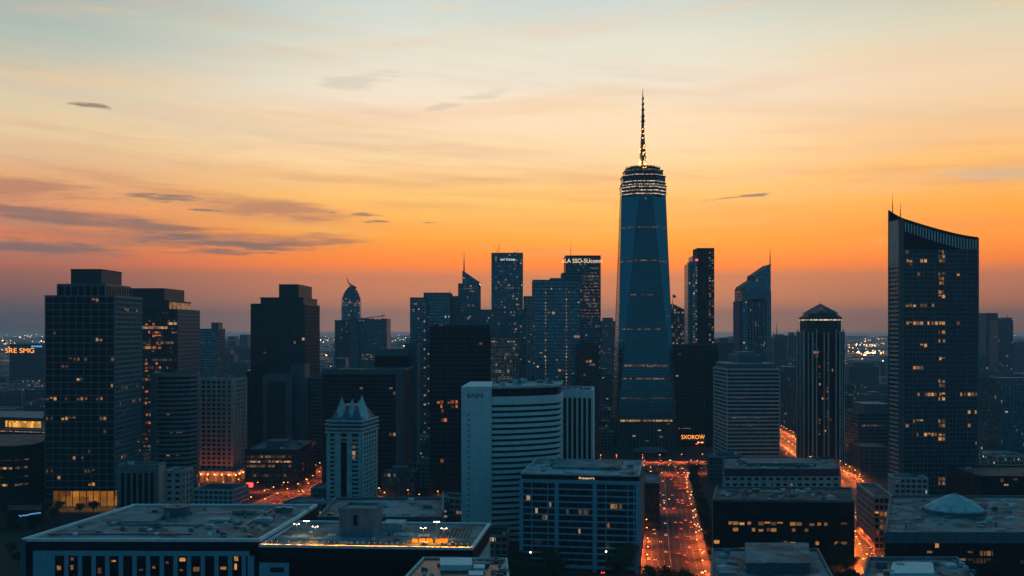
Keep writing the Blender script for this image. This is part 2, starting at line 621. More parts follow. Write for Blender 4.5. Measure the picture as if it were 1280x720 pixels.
M['ink'] = plain('dark lettering', (.01, .015, .02), .5)
M['leaf'] = plain('tree leaves', (.030, .055, .022), .6, var=.35, scale=.8)
M['bark'] = plain('bark', (.05, .04, .03), .9)
M['asphalt'] = plain('asphalt', (.055, .055, .058), .8, var=.2, scale=.05, streak=False)
M['paint'] = plain('road paint', (.6, .58, .52), .7, var=.15, scale=1.0)
M['pave'] = plain('paving', (.16, .15, .145), .85)
M['soil'] = plain('city ground', (.05, .055, .055), .9, var=.4, scale=.02, streak=False)
M['car_a'] = plain('pale car paint', (.45, .45, .46), .3, .2, .05)
M['car_b'] = plain('dark car paint', (.03, .035, .045), .3, .2, .05)
M['car_c'] = plain('red car paint', (.28, .03, .025), .3, .2, .05)
M['orange'] = plain('orange tarpaulin', (.62, .22, .03), .7)

# ------------------------------------------------------------------ haze: one box of even air
hz = MB()
hz.prism([(-16000, -400), (16000, -400), (16000, HAZE_FAR), (-16000, HAZE_FAR)], -1.5, HAZE_TOP, True, True)
hm = bpy.data.materials.new('haze')
hm.use_nodes = True
ht = hm.node_tree
ht.nodes.clear()
ho = ht.nodes.new('ShaderNodeOutputMaterial')
hv = ht.nodes.new('ShaderNodeVolumePrincipled')
hv.inputs['Color'].default_value = (.60, .82, 1.0, 1)
hv.inputs['Density'].default_value = HAZE_D
hv.inputs['Anisotropy'].default_value = 0.0
ht.links.new(hv.outputs[0], ho.inputs['Volume'])
hz = hz.build('haze', hm)
tag(hz, 'thin blue grey evening haze over the city', 'haze', None, 'stuff')

# ------------------------------------------------------------------ ground and roads
g = MB()
g.face([(-15900, -300, 0), (15900, -300, 0), (15900, HAZE_FAR - 50, 0), (-15900, HAZE_FAR - 50, 0)])
struct('ground', g, M['soil'])

ROADS = {
    'main_street': ([(92, 560), (108, 690), (150, 990), (160, 1062)], 36),
    'crossing_road': ([(-60, 1096), (20, 1102), (176, 1112), (300, 1124), (352, 1128)], 92),
    'avenue': ([(213, 560), (246, 690), (331, 1021), (374, 1400), (408, 1800)], 27),
    'left_street': ([(-480, 985), (-300, 958), (-190, 955), (-105, 893), (0, 868), (138, 862)], 22),
    'side_street': ([(-214, 850), (-203, 946), (-196, 1080), (-190, 1300)], 18),
}


def offset_line(pts, off):
    res = []
    for i, p in enumerate(pts):
        a = pts[max(0, i - 1)]
        b = pts[min(len(pts) - 1, i + 1)]
        t = Vector((b[0] - a[0], b[1] - a[1])).normalized()
        res.append((p[0] + t.y * off, p[1] - t.x * off))
    return res


def ribbon(mb, pts, o0, o1, z):
    A, B = offset_line(pts, o0), offset_line(pts, o1)
    for i in range(len(pts) - 1):
        mb.face([(*A[i + 1], z), (*A[i], z), (*B[i], z), (*B[i + 1], z)][::-1] if o1 > o0 else
                [(*A[i], z), (*A[i + 1], z), (*B[i + 1], z), (*B[i], z)])


def along(pts, step, off=0.0, start=0.0):
    """points every step metres along a polyline, with direction"""
    s = start
    acc = 0
    for a, b in zip(pts, pts[1:]):
        L = math.dist(a, b)
        t = ((b[0] - a[0]) / L, (b[1] - a[1]) / L)
        while s <= acc + L:
            k = s - acc
            yield (a[0] + t[0] * k + t[1] * off, a[1] + t[1] * k - t[0] * off), t
            s += step
        acc += L


zr = .03
for rn, (pts, w) in ROADS.items():
    m_ = MB()
    ribbon(m_, pts, -w / 2, w / 2, zr)
    struct(rn, m_, M['asphalt'])
    m_ = MB()
    for o in (-w / 2, w / 2):
        for p, t in along(pts, 6.0, o, 3):
            hit = False
            for rn2, (pts2, w2) in ROADS.items():
                if rn2 != rn:
                    for a, b in zip(pts2, pts2[1:]):
                        ab = Vector(b) - Vector(a)
                        k = max(0, min(1, (Vector(p) - Vector(a)).dot(ab) / ab.length_squared))
                        if (Vector(a) + ab * k - Vector(p)).length < w2 / 2 + 3:
                            hit = True
            if not hit:
                sg = 1 if o > 0 else -1
                m_.obox(p, t, -2.99, 2.99, *sorted((sg * .02, sg * 5.0)), 0, .15)
    struct('pavement', m_, M['pave'])
    m_ = MB()
    nl = int(w // 3.6)
    for k in range(1, nl):
        o = -w / 2 + w * k / nl
        if k == nl // 2:
            ribbon(m_, pts, o - .25, o - .08, zr + .02)
            ribbon(m_, pts, o + .08, o + .25, zr + .02)
        else:
            for p, t in along(pts, 9.0, o, 2):
                m_.face([(p[0] + t[0] * s + t[1] * n, p[1] + t[1] * s - t[0] * n, zr + .02)
                         for s, n in ((0, -.1), (0, .1), (4, .1), (4, -.1))])
    struct('road_markings', m_, M['paint'])
    zr += .03


# ------------------------------------------------------------------ building kit
def rect(xl, xr, Y, d=None, rot=0.0, xbr=None, xbl=None):
    """footprint from the photo columns of the front corners, the distance of the front-left corner and a turn"""
    r = R(rot)
    c, s = math.cos(r), math.sin(r)
    fl = Vector((px2x(xl, Y), Y))
    k = (xr - 640) / F
    w = (k * fl.y - fl.x) / (c + k * s)
    fd, sd = Vector((c, -s)), Vector((s, c))
    fr = fl + fd * w
    if d is None:
        if xbr is not None:
            kb = (xbr - 640) / F
            d = (kb * fr.y - fr.x) / (s - kb * c)
        else:
            kb = (xbl - 640) / F
            d = (kb * fl.y - fl.x) / (s - kb * c)
    return [fl, fr, fr + sd * d, fl + sd * d]


def pxpoly(*pts):
    return [Vector((px2x(p, Y), Y)) for p, Y in pts]


def inset(poly, a, edges=None):
    """move every edge inwards by a (list or number)"""
    n = len(poly)
    lines = []
    for i in range(n):
        p, q = Vector(poly[i]), Vector(poly[(i + 1) % n])
        t = (q - p).normalized()
        nn = Vector((-t.y, t.x))
        k = a[i] if isinstance(a, (list, tuple)) else a
        lines.append((p + nn * k, t))
    res = []
    for i in range(n):
        (p1, t1), (p2, t2) = lines[i - 1], lines[i]
        den = t1.x * t2.y - t1.y * t2.x
        if abs(den) < 1e-6:
            res.append(p2.copy())
            continue
        k = ((p2.x - p1.x) * t2.y - (p2.y - p1.y) * t2.x) / den
        res.append(p1 + t1 * k)
    return res


FOOT = []          # footprints already taken, for the filler blocks


class Bld:
    def __init__(self, name, label, cat, poly, group=None):
        cx = sum(p[0] for p in poly) / len(poly)
        cy_ = sum(p[1] for p in poly) / len(poly)
        self.c = Vector((cx, cy_))
        self.root = thing(name, label, cat, (cx, cy_, 0), group)
        self.poly = [Vector(p) - self.c for p in poly]
        FOOT.append([Vector(p) for p in poly])
        self.nlit = 0

    def L(self, poly):
        return [Vector(p) - self.c for p in poly]

    def part(self, mb, name, mat, parent=None):
        return mb.build(name, mat, parent or self.root)

    def body(self, z0, z1, mat, poly=None, name='glass_wall', cap=True):
        mb = MB()
        mb.prism(poly or self.poly, z0, z1, cap)
        return self.part(mb, name, mat)

    def grid(self, z0, z1, mat, fh=4.0, bw=3.6, pw=.7, sh=1.2, pd=.45, sd=.3, poly=None, name='facade_frame', edges=None, major=0):
        """projecting piers and floor bands on every face, one mesh: the surface pattern of the wall"""
        poly = poly or self.poly
        mb = MB()
        n = len(poly)
        nf = max(1, round((z1 - z0) / fh))
        for e in range(n):
            if edges is not None and e not in edges:
                continue
            p, q = poly[e], poly[(e + 1) % n]
            L = (q - p).length
            if L < .5:
                continue
            t = ((q - p) / L)
            t = (t.x, t.y)
            if pw:
                nb = max(1, round(L / bw))
                for k in range(nb + 1):
                    s = L * k / nb
                    w = pw * (2.0 if major and k % major == 0 else 1.0)
                    mb.obox(p, t, s - w / 2, s + w / 2, -.12, pd + .011 * e + (.1 if major and k % major == 0 else 0), z0, z1 + .02 + .013 * e)
            if sh:
                for k in range(nf + 1):
                    z = z0 + (z1 - z0) * k / nf
                    mb.obox(p, t, -sd * .98, L + sd * .98, -.1, sd + .009 * e, max(z0, z - sh / 2), min(z1, z + sh / 2) + .007 * e)
        return self.part(mb, name, mat)

    def parapet(self, z, mat, poly=None, h=1.3, w=.5, outd=.4, name='parapet'):
        poly = poly or self.poly
        mb = MB()
        n = len(poly)
        for e in range(n):
            p, q = poly[e], poly[(e + 1) % n]
            L = (q - p).length
            t = (q - p) / L
            mb.obox(p, (t.x, t.y), -outd, L + outd, -w, outd + .012 * e, z - .3, z + h + .014 * e)
        return self.part(mb, name, mat)

    def roof(self, z, mat, poly=None, clutter=0, seed=1, big=1.0, name='roof', hmax=3.0, umat=None):
        poly = poly or self.poly
        mb = MB()
        mb.prism(inset(poly, .45), z - .2, z + .12)
        ro = self.part(mb, name, mat)
        if clutter:
            rr_ = random.Random(seed)
            fl, fr, bl = poly[0], poly[1], poly[-1]
            placed = []
            tries = 0
            while len(placed) < clutter and tries < clutter * 30:
                tries += 1
                u, v = rr_.uniform(.06, .94), rr_.uniform(.08, .92)
                w, dd, h = rr_.uniform(1.5, 5) * big, rr_.uniform(1.2, 4) * big, rr_.uniform(.6, hmax)
                p = fl + (fr - fl) * u + (bl - fl) * v
                if any(abs(p.x - a.x) < (w + b) / 2 + .4 and abs(p.y - a.y) < (dd + c) / 2 + .4 for a, b, c in placed):
                    continue
                placed.append((p, w, dd))
                ub = MB()
                z0 = z + .12
                kind = rr_.random()
                if kind < .55:
                    ub.box(p.x - w / 2, p.y - dd / 2, z0 + .25, p.x + w / 2, p.y + dd / 2, z0 + h)
                    for sx in (-.4, .4):
                        ub.box(p.x + sx * w - .12, p.y - dd * .45, z0, p.x + sx * w + .12, p.y + dd * .45, z0 + .25)
                    ub.cyl(p.x - w * .2, p.y, z0 + h, z0 + h + .25, min(w, dd) * .28, n=10)
                    if w > 3:
                        ub.cyl(p.x + w * .25, p.y, z0 + h, z0 + h + .25, min(w, dd) * .28, n=10)
                    nm = 'air_handler'
                elif kind < .75:
                    L = rr_.uniform(5, 14) * big
                    if rr_.random() < .5:
                        ub.box(p.x - L / 2, p.y - .4, z0 + .4, p.x + L / 2, p.y + .4, z0 + 1.2)
                        ub.box(p.x - L / 2, p.y - .4, z0, p.x - L / 2 + .8, p.y + .4, z0 + .4)
                        ub.box(p.x + L / 2 - .8, p.y - .4, z0, p.x + L / 2, p.y + .4, z0 + .4)
                    else:
                        L = min(L, 6 * big)
                        ub.box(p.x - .4, p.y - L / 2, z0 + .3, p.x + .4, p.y + L / 2, z0 + 1.0)
                        ub.box(p.x - .3, p.y - L / 2, z0, p.x + .3, p.y - L / 2 + .8, z0 + .3)
                        ub.box(p.x - .3, p.y + L / 2 - .8, z0, p.x + .3, p.y + L / 2, z0 + .3)
                    nm = 'duct'
                elif kind < .9:
                    ub.cyl(p.x, p.y, z0, z0 + h * .8, .5 * big, .5 * big, 10)
                    ub.cyl(p.x, p.y, z0 + h * .8, z0 + h, .8 * big, .3 * big, 10)
                    nm = 'vent'
                else:
                    ub.box(p.x - w * .6, p.y - dd * .5, z0, p.x + w * .6, p.y + dd * .5, z0 + .45)
                    ub.box(p.x - w * .52, p.y - dd * .42, z0 + .45, p.x + w * .52, p.y + dd * .42, z0 + .75)
                    nm = 'skylight'
                ub.build(nm, umat or M[rr_.choice(['f_grey', 'f_steel', 'f_white', 'f_pale', 'f_slate'])], ro)
        return ro

    def lit(self, edge, z0, z1, fh, bw, cells, mat='lit', poly=None, pw=.7, sh=1.2, pd=.09):
        """lit panes between the piers: cells = (floor from the bottom, bay)"""
        poly = poly or self.poly
        p, q = poly[edge], poly[(edge + 1) % len(poly)]
        Le = (q - p).length
        t = (q - p) / Le
        nb = max(1, round(Le / bw))
        nf = max(1, round((z1 - z0) / fh))
        b, f = Le / nb, (z1 - z0) / nf
        w, h = b - pw, f - sh
        forms = []
        for va in range(5):
            key = (edge, round(w, 3), round(h, 3), mat, id(self), va)
            me = LITC.get(key)
            if me is None:
                mb = MB()
                # blinds half down, a lit corner, a lit ceiling line: not every lit room fills its pane
                a0, a1, b0, b1 = ((-.5, .5, -.5, .5), (-.5, .1, -.5, .5), (-.15, .5, -.4, .5), (-.5, .5, .05, .5), (-.45, .45, -.5, .2))[va]
                mb.obox((0, 0), (t.x, t.y), w * a0, w * a1, -.05, 0.0, h * b0, h * b1)
                me = LITC[key] = mb.mesh('lit_window', M[mat])
            forms.append(me)
        fr_w = random.Random(int(z0 + z1 + Le) + len(cells))
        n = Vector((t.y, -t.x))
        for fl, ba in cells:
            if fl >= nf or ba >= nb or fl < 0 or ba < 0 or self.nlit >= 100:
                continue
            self.nlit += 1
            pos = p + t * (b * (ba + .5)) + n * pd
            o = bpy.data.objects.new('lit_window', forms[fr_w.choice((0, 0, 1, 2, 3, 4))])
            o.parent = self.root
            o.location = (pos.x, pos.y, z0 + f * (fl + .5))
            COL.objects.link(o)

    def cells(self, edge, z0, z1, fh, bw, count, seed, poly=None, run=3, rows=None, low=0.0):
        poly = poly or self.poly
        p, q = poly[edge], poly[(edge + 1) % len(poly)]
        nb = max(1, round((q - p).length / bw))
        nf = max(1, round((z1 - z0) / fh))
        rr_ = random.Random(seed)
        s = set()
        while len(s) < min(count, nb * nf // 2):
            f = rr_.choice(rows) if rows and rr_.random() < .6 else rr_.randint(int(low * nf), nf - 1)
            b = rr_.randrange(nb)
            for k in range(rr_.randint(1, run)):
                if b + k < nb and rr_.random() < .85:
                    s.add((f, b + k))
        return list(s)[:count]

    def strip(self, edge, z, h, mat, s0=0.0, s1=1.0, poly=None, name='lit_floor', n0=-.05, n1=.14):
        poly = poly or self.poly
        p, q = poly[edge], poly[(edge + 1) % len(poly)]
        Le = (q - p).length
        t = (q - p) / Le
        mb = MB()
        mb.obox(p, (t.x, t.y), Le * s0, Le * s1, n0, n1, z, z + h)
        return self.part(mb, name, M[mat])

    def box(self, poly, z0, z1, mat, name='plant_room', local=False):
        mb = MB()
        mb.prism(poly if local else self.L(poly), z0, z1)
        return self.part(mb, name, M[mat] if isinstance(mat, str) else mat)

    def mast(self, x, y, z0, z1, r=.35, name='antenna', mat='f_black', local=False):
        if not local:
            x, y = x - self.c.x, y - self.c.y
        mb = MB()
        zm = z0 + (z1 - z0) * .55
        mb.cyl(x, y, z0, zm, r, r * .7, 6)
        mb.cyl(x, y, zm, z1, r * .5, r * .15, 6)
        return self.part(mb, name, M[mat])

    def text(self, body, edge, s, z, h, mat, name='sign', poly=None, depth=.12, off=.2, sx=1.0):
        poly = poly or self.poly
        p, q = poly[edge], poly[(edge + 1) % len(poly)]
        t = (q - p).normalized()
        Le = (q - p).length
        n = Vector((t.y, -t.x))
        cu = bpy.data.curves.new(name, 'FONT')
        cu.body = body
        cu.size = h / .7
        cu.extrude = depth
        cu.align_x = 'CENTER'
        tmp = bpy.data.objects.new('tmp', cu)
        COL.objects.link(tmp)
        dg = bpy.context.evaluated_depsgraph_get()
        me = bpy.data.meshes.new_from_object(tmp.evaluated_get(dg))
        bpy.data.objects.remove(tmp)
        me.materials.clear()
        me.materials.append(M[mat])
        o = bpy.data.objects.new(name, me)
        o.parent = self.root
        pos = p + t * (Le * s) + n * off
        o.location = (pos.x, pos.y, z)
        o.rotation_euler = (R(90), 0, math.atan2(t.y, t.x))
        o.scale = (sx, 1, 1)
        COL.objects.link(o)
        return o


LITC = {}


# ================================================================== buildings, nearest first
def std(name, label, cat, poly, ztop, gl, fr, fh=4.0, bw=3.6, pw=.7, sh=1.2, pd=.45, sd=.3, roof='roof', par=None, z0=0,
        clutter=0, seed=1, group=None, major=0, pm=None):
    b = Bld(name, label, cat, poly, group)
    b.body(z0, ztop, M[gl])
    if fr:
        b.grid(z0, ztop, M[fr], fh, bw, pw, sh, pd, sd, major=major)
    b.roof(ztop, M[roof], clutter=clutter, seed=seed)
    if par is not False:
        b.parapet(ztop, M[pm or par or fr or 'f_slate'], outd=max(pd, sd) + .06)
    b.fh, b.bw, b.zt, b.pw, b.sh = fh, bw, ztop, pw, sh
    return b


def scatter(b, edge, count, seed, mat='lit', run=3, rows=None, z0=0, low=0.0):
    bw = min(b.bw, 3.6)
    b.lit(edge, z0, b.zt, b.fh, bw, b.cells(edge, z0, b.zt, b.fh, bw, count, seed, run=run, rows=rows, low=low), mat, pw=b.pw, sh=b.sh)


# ---- A: wide flat-roofed block in the foreground, left part
Zl = 63.7
b = Bld('flat_roofed_block', 'wide low block with a broad stained roof and pale window piers, bottom left', 'office block',
        pxpoly((30, 420), (324, 419), (371, 468), (395, 502), (168, 502)))
b.body(0, Zl - 4.2, M['g_black'], cap=False)
b.box(inset(b.poly, -.55), Zl - 4.2, Zl - .4, 'f_black', 'fascia', True)
b.roof(Zl - .35, M['roof'], clutter=64, seed=4, big=.62, hmax=1.5)
b.parapet(Zl - .2, M['f_white'], h=.9, w=.9, outd=.65)
p, q = b.poly[0], b.poly[1]
t = (q - p).normalized()
tt = (t.x, t.y)
L = (q - p).length
mb = MB()
k = L / 295.0
mb.obox(p, tt, 12 * k, 36 * k, -.1, .5, 8, Zl - 6.2)
mb.obox(p, tt, 12 * k, L - 12 * k, -.1, .51, Zl - 6.3, Zl - 4.25)
for i in range(15):
    s = (34 + i * 17.1) * k
    mb.obox(p, tt, s, s + 5.2 * k, -.1, .47, 8, Zl - 6.25)
mb.obox(p, tt, 281 * k, 289 * k, -.1, .49, 8, Zl - 6.22)
b.part(mb, 'window_piers', M['f_blue'])
mb = MB()
mb.obox(p, tt, -.9, 1.0, -.3, .9, 0, Zl + .3)
b.part(mb, 'corner_pier', M['f_slate'])
for i, zz in ((1, 56.0), (1, 52.5), (0, 52.3), (4, 55.2), (6, 51.6), (8, 54.6), (9, 55.8), (9, 51.5), (10, 51.9), (13, 56.2), (13, 53.0), (3, 51.2), (7, 52.6), (12, 52.4)):
    mb = MB()
    s = (41.5 + i * 17.1) * k
    hh = rnd.uniform(.6, 2.6)
    mb.obox(p, tt, s, s + rnd.uniform(3, 8) * k, -.05, .06, zz - hh / 2, zz + hh / 2)
    b.part(mb, 'lit_window', M['lit'])
# roof tank, long kerbs, low plant on the roof
mb = MB()
c = b.L(pxpoly((221, 478)))[0]
mb.cyl(c.x, c.y, Zl - .3, Zl + 3.6, 6.0, n=28)
mb.cyl(c.x, c.y, Zl + 3.6, Zl + 4.1, 6.3, n=28)
tank = b.part(mb, 'water_tank', M['f_slate'])
mb = MB()
mb.cyl(c.x + 1, c.y - 1, Zl + 4.1, Zl + 4.6, 1.2, n=12)
mb.build('tank_hatch', M['f_grey'], tank)
mb = MB()
for (x0, y0, x1, y1) in ((148, 455, 205, 470), (150, 452, 195, 455)):
    a, c_ = b.L(pxpoly((x0, y0), (x1, y1)))
    mb.box(min(a.x, c_.x), a.y, Zl - .3, max(a.x, c_.x), c_.y, Zl + (1.1 if y0 > 453 else .5))
b.part(mb, 'roof_plinth', M['f_grey'])
mb = MB()
for a, c_ in (((190, 452), (262, 452)), ((262, 452), (280, 470)), ((60, 432), (240, 432)), ((300, 445), (340, 490))):
    a, c_ = b.L(pxpoly(a, c_))
    mb.beam((a.x, a.y, Zl + .1), (c_.x, c_.y, Zl + .1), .6)
b.part(mb, 'pipe_run', M['f_steel'])
for px_, y_, w_, d_, h_ in ((195, 448, 5, 3, 1.7), (178, 440, 3, 2, 1.1), (275, 462, 9, 4, 1.0), (262, 446, 4, 3, 1.3), (330, 462, 7, 5, 1.4), (305, 480, 10, 4, 1.6), (355, 486, 8, 3, 2.0), (210, 462, 1.2, 1.2, 3.6)):
    c = b.L(pxpoly((px_, y_)))[0]
    mb = MB()
    mb.box(c.x - w_ / 2, c.y - d_ / 2, Zl, c.x + w_ / 2, c.y + d_ / 2, Zl + h_)
    mb.cyl(c.x, c.y, Zl + h_, Zl + h_ + .3, min(w_, d_) * .35, n=10)
    b.part(mb, 'cooling_unit', M[rnd.choice(['f_grey', 'f_steel', 'f_pale'])])

# ---- A right part: terrace roof lit amber along its front edge
Zr = 62.0
b = Bld('terrace_block', 'dark low block with a terrace roof lit orange along its front edge', 'office block',
        pxpoly((325.3, 417), (590, 411), (612, 463), (372.3, 469)))
b.body(0, Zr - 4.0, M['g_black'], cap=False)
b.box(inset(b.poly, -.35), Zr - 5.5, Zr - .4, 'f_black', 'fascia', True)
b.roof(Zr - .35, M['roof'], clutter=20, seed=12, big=.6, hmax=1.2)
b.parapet(Zr - .2, M['f_white'], h=.75, w=.8, outd=.45)
p, q = b.poly[0], b.poly[1]
t = (q - p).normalized()
tt = (t.x, t.y)
L = (q - p).length
mb = MB()
mb.obox(p, tt, -.2, 12.0, -.1, .55, 0, Zr - 6.8)
b.part(mb, 'wall_panel', M['f_blue'])
mb = MB()
mb.obox(p, tt, 4.2, 10.0, .5, .62, Zr - 10.6, Zr - 8.6)
b.part(mb, 'blank_sign_board', M['ink'])
mb = MB()
for i in range(22):
    mb.obox(p, tt, 14 + i * 3.3, 14.35 + i * 3.3, -.05, .3, 0, Zr - 5.6)
for z in range(8, int(Zr - 7), 4):
    mb.obox(p, tt, 13, L, -.05, .2, z, z + .9)
b.part(mb, 'facade_frame', M['f_black'])
mb = MB()
e1 = (b.poly[2] - b.poly[1])
mb.obox(b.poly[1], tuple(e1.normalized()), 1.0, e1.length - .5, -.05, .4, 20, Zr - 7.5)
b.part(mb, 'side_wall', M['f_pale'])
terr = b
nrm = Vector((t.y, -t.x))


def tpos(px_, Y_):
    c_ = terr.L(pxpoly((px_, Y_)))[0]
    return c_.x, c_.y


# low wall lamps along the front edge
for i in range(36):
    s = 2.0 + (L - 4) * i / 35
    if i % 2 and rnd.random() < .25:
        continue
    pos = p + t * s - nrm * 1.3
    mb = MB()
    mb.box(pos.x - .06, pos.y - .06, Zr - .2, pos.x + .06, pos.y + .06, Zr + 1.62)
    po = b.part(mb, 'edge_lamp', M['f_black'])
    mb = MB()
    mb.box(pos.x - .09, pos.y - .09, Zr + 1.62, pos.x + .09, pos.y + .09, Zr + 1.78)
    mb.build('lamp_glass', M['edge_bulb'], po)
    ld = bpy.data.lights.new('edge_light', 'SPOT')
    ld.energy = 650
    ld.spot_size = R(150)
    ld.spot_blend = .5
    ld.color = (1, .24, .02)
    ld.shadow_soft_size = .2
    lo = bpy.data.objects.new('edge_light', ld)
    lo.location = (pos.x + nrm.x * .35, pos.y + nrm.y * .35, Zr + 1.6)
    lo.parent = b.root
    COL.objects.link(lo)
# striped decking and low benches
mb = MB()
for i in range(9):
    x, y = tpos(548 + i * 4.6, 433)
    x2, y2 = tpos(553 + i * 4.6, 452)
    mb.beam((x, y, Zr + .02), (x2, y2, Zr + .02), .35)
b.part(mb, 'roof_battens', M['f_black'])
mb = MB()
for i in range(6):
    x, y = tpos(392 + i * 24, 425)
    mb.box(x - 1.8, y - .5, Zr - .2, x + 1.8, y + .5, Zr + .45)
b.part(mb, 'roof_kerb', M['f_grey'])


def floodlight(x, y, z, h, nheads, label, energy):
    r_ = thing('floodlight_mast', label, 'floodlight', (x, y, z), 'floodlight masts on the terrace roof')
    m_ = MB()
    m_.cyl(0, 0, 0, h, .11, .08, 8)
    m_.box(-1.1, -.06, h - .15, 1.1, .06, h)
    m_.build('pole', M['f_steel'], r_)
    for i_ in range(nheads):
        hx = -1.0 + 2.0 * i_ / max(1, nheads - 1)
        m_ = MB()
        m_.box(hx - .32, -.25, h, hx + .32, .15, h + .45)
        hd = m_.build('lamp_housing', M['f_black'], r_)
        m_ = MB()
        m_.box(hx - .28, -.30, h + .05, hx + .28, -.252, h + .40)
        m_.build('lamp_glass', M['white_l'], hd)
    ld_ = bpy.data.lights.new('flood_light', 'SPOT')
    ld_.energy = energy
    ld_.color = (1, .62, .3)
    ld_.spot_size = R(120)
    ld_.spot_blend = .6
    ld_.shadow_soft_size = .3
    lo_ = bpy.data.objects.new('flood_light', ld_)
    lo_.location = (0, -.5, h + .2)
    lo_.rotation_euler = (R(25), 0, 0)
    lo_.parent = r_
    COL.objects.link(lo_)


c0 = terr.c
for px_, Y_, hh_, n_, lab in ((371, 437, 5.2, 2, 'short floodlight mast at the left end of the lit terrace roof'),
                              (383, 440, 5.8, 3, 'floodlight mast with three lamp heads on the terrace roof, second from its left corner'),
                              (394, 434, 4.6, 2, 'floodlight mast on the terrace roof nearest the dark stair tower, left side'),
                              (529, 432, 4.4, 2, 'floodlight mast left of the tallest one by the orange crates'),
                              (546, 434, 6.6, 3, 'tallest floodlight mast standing behind the orange crates on the terrace roof'),
                              (555, 431, 4.4, 2, 'floodlight mast at the right end of the orange crates on the terrace roof')):
    w = pxpoly((px_, Y_))[0]
    floodlight(w.x, w.y, Zr - .23, hh_, n_, lab, 900)
# orange crates standing under the floodlights
for i, (px_, lab) in enumerate(((519, 'orange covered crate at the left end of the row under the floodlights'),
                                (528, 'second orange covered crate from the left under the roof floodlights'),
                                (537, 'orange covered crate in the middle of the row beside the tall mast'),
                                (548, 'orange covered crate just right of the tallest floodlight mast'),
                                (556, 'orange covered crate at the right end of the row under the floodlights'))):
    w = pxpoly((px_, 424))[0]
    r_ = thing('covered_crate', lab, 'crate', (w.x, w.y, Zr - .23), 'orange crates on the terrace roof')
    m_ = MB()
    h_ = 1.7 + .25 * (i % 3)
    m_.hexa([(-1.3, -.9, .12), (1.3, -.9, .12), (1.3, .9, .12), (-1.3, .9, .12)], [(-1.15, -.75, h_), (1.15, -.75, h_), (1.15, .75, h_), (-1.15, .75, h_)])
    m_.build('tarpaulin', M['orange'], r_)
    m_ = MB()
    for s in (-.9, 0, .9):
        m_.box(s - .12, -.85, 0, s + .12, .85, .12)
    m_.build('pallet', M['f_grey'], r_)
ld = bpy.data.lights.new('crate_fill_light', 'SPOT')  # spots without a fixture, added to brighten the crates and roof
ld.spot_size = R(150)
ld.spot_blend = .4
ld.energy = 900
ld.color = (1, .36, .05)
ld.shadow_soft_size = .3
for px_ in (515, 523, 532, 541, 551, 560, 372, 382, 392):
    lo = bpy.data.objects.new('crate_fill_light', ld)
    w = terr.L(pxpoly((px_, 421.5)))[0]
    lo.location = (w.x, w.y, Zr + 2.4)
    lo.parent = terr.root
    COL.objects.link(lo)
# stair tower on the roof joint
mb = MB()
pl = terr.L(rect(424, 468, 437, 14, 6))
mb.prism(pl, Zr - .3, 73.0)
st = terr.part(mb, 'stair_tower', M['f_grey'])
mb = MB()
for e in range(4):
    pp, qq = pl[e], pl[(e + 1) % 4]
    tv = (qq - pp).normalized()
    mb.obox(pp, (tv.x, tv.y), -.4, (qq - pp).length + .4, -.5, .41 + .01 * e, 73.0, 74.0 + .012 * e)
mb.build('coping', M['f_grey'], st)
mb = MB()
tv = (pl[1] - pl[0]).normalized()
mb.obox(pl[0], (tv.x, tv.y), 6.2, 8.0, -.02, .06, 66.5, 71.0)
mb.build('louvre', M['f_black'], st)
mb = MB()
pl2 = terr.L(rect(478, 503, 450, 9, 6))
mb.prism(pl2, Zr - .3, Zr + 3.0)
terr.part(mb, 'plant_room', M['f_pale'])

# ---- low roof behind the terrace
b = std('low_rear_block', 'low flat block behind the terrace roof beside the stair tower', 'office block',
        pxpoly((398, 508), (553, 508), (553, 566), (420, 566)), 56.0, 'g_black', 'f_slate', clutter=12, seed=31, par='f_slate')
mb = MB()
e1 = b.poly[2] - b.poly[1]
b.part(mb.obox(b.poly[1], tuple(e1.normalized()), -1, e1.length, -.2, .8, 50, 60.5) or mb, 'end_wall', M['f_grey'])

# ---- B: cluttered roof at the bottom
Zb = 60.5
b = Bld('cluttered_roof_block', 'low block with a cluttered grey roof and pale skylights at the bottom edge', 'office block',
        pxpoly((492, 350), (637, 350), (633, 398), (530, 400)))
b.body(0, Zb, M['g_black'])
b.grid(0, Zb, M['f_slate'], 4, 3.2, .6, 1.0)
b.roof(Zb - .3, M['roof_l'], clutter=42, seed=77, big=.55, hmax=1.8)
b.parapet(Zb - .1, M['f_pale'], h=.8)
for x0, x1, y0, y1, h_ in ((550, 590, 380, 392, 2.2), (592, 606, 378, 384, 1.6), (586, 604, 368, 374, 1.4)):
    pa = b.L(pxpoly((x0, y0), (x1, y0), (x1, y1), (x0, y1)))
    mb = MB()
    mb.prism(pa, Zb - .2, Zb + h_)
    b.part(mb, 'skylight', M['f_white'])

# ---- C: white slab with banded wing
YC = 716
ZC = zat(485, YC)
b = Bld('white_banded_tower', 'white office tower with a blank slab end, curved banded front and corner sign', 'office tower',
        pxpoly((576.5, YC), (614.5, YC), (640, 720.5), (664, 727), (684, 734), (700, 744), (703, 800), (590, 790)))
mb = MB()
slab = b.L(pxpoly((576.5, YC), (614.5, YC), (616, 786), (588, 786)))
mb.prism(slab, 0, ZC + 1.0)
b.part(mb, 'blank_wall', M['f_white'])
curve = b.L(pxpoly((614.8, YC + 1.5), (640, 720.5), (664, 727), (684, 734), (700, 744), (703, 800), (616.3, 785)))
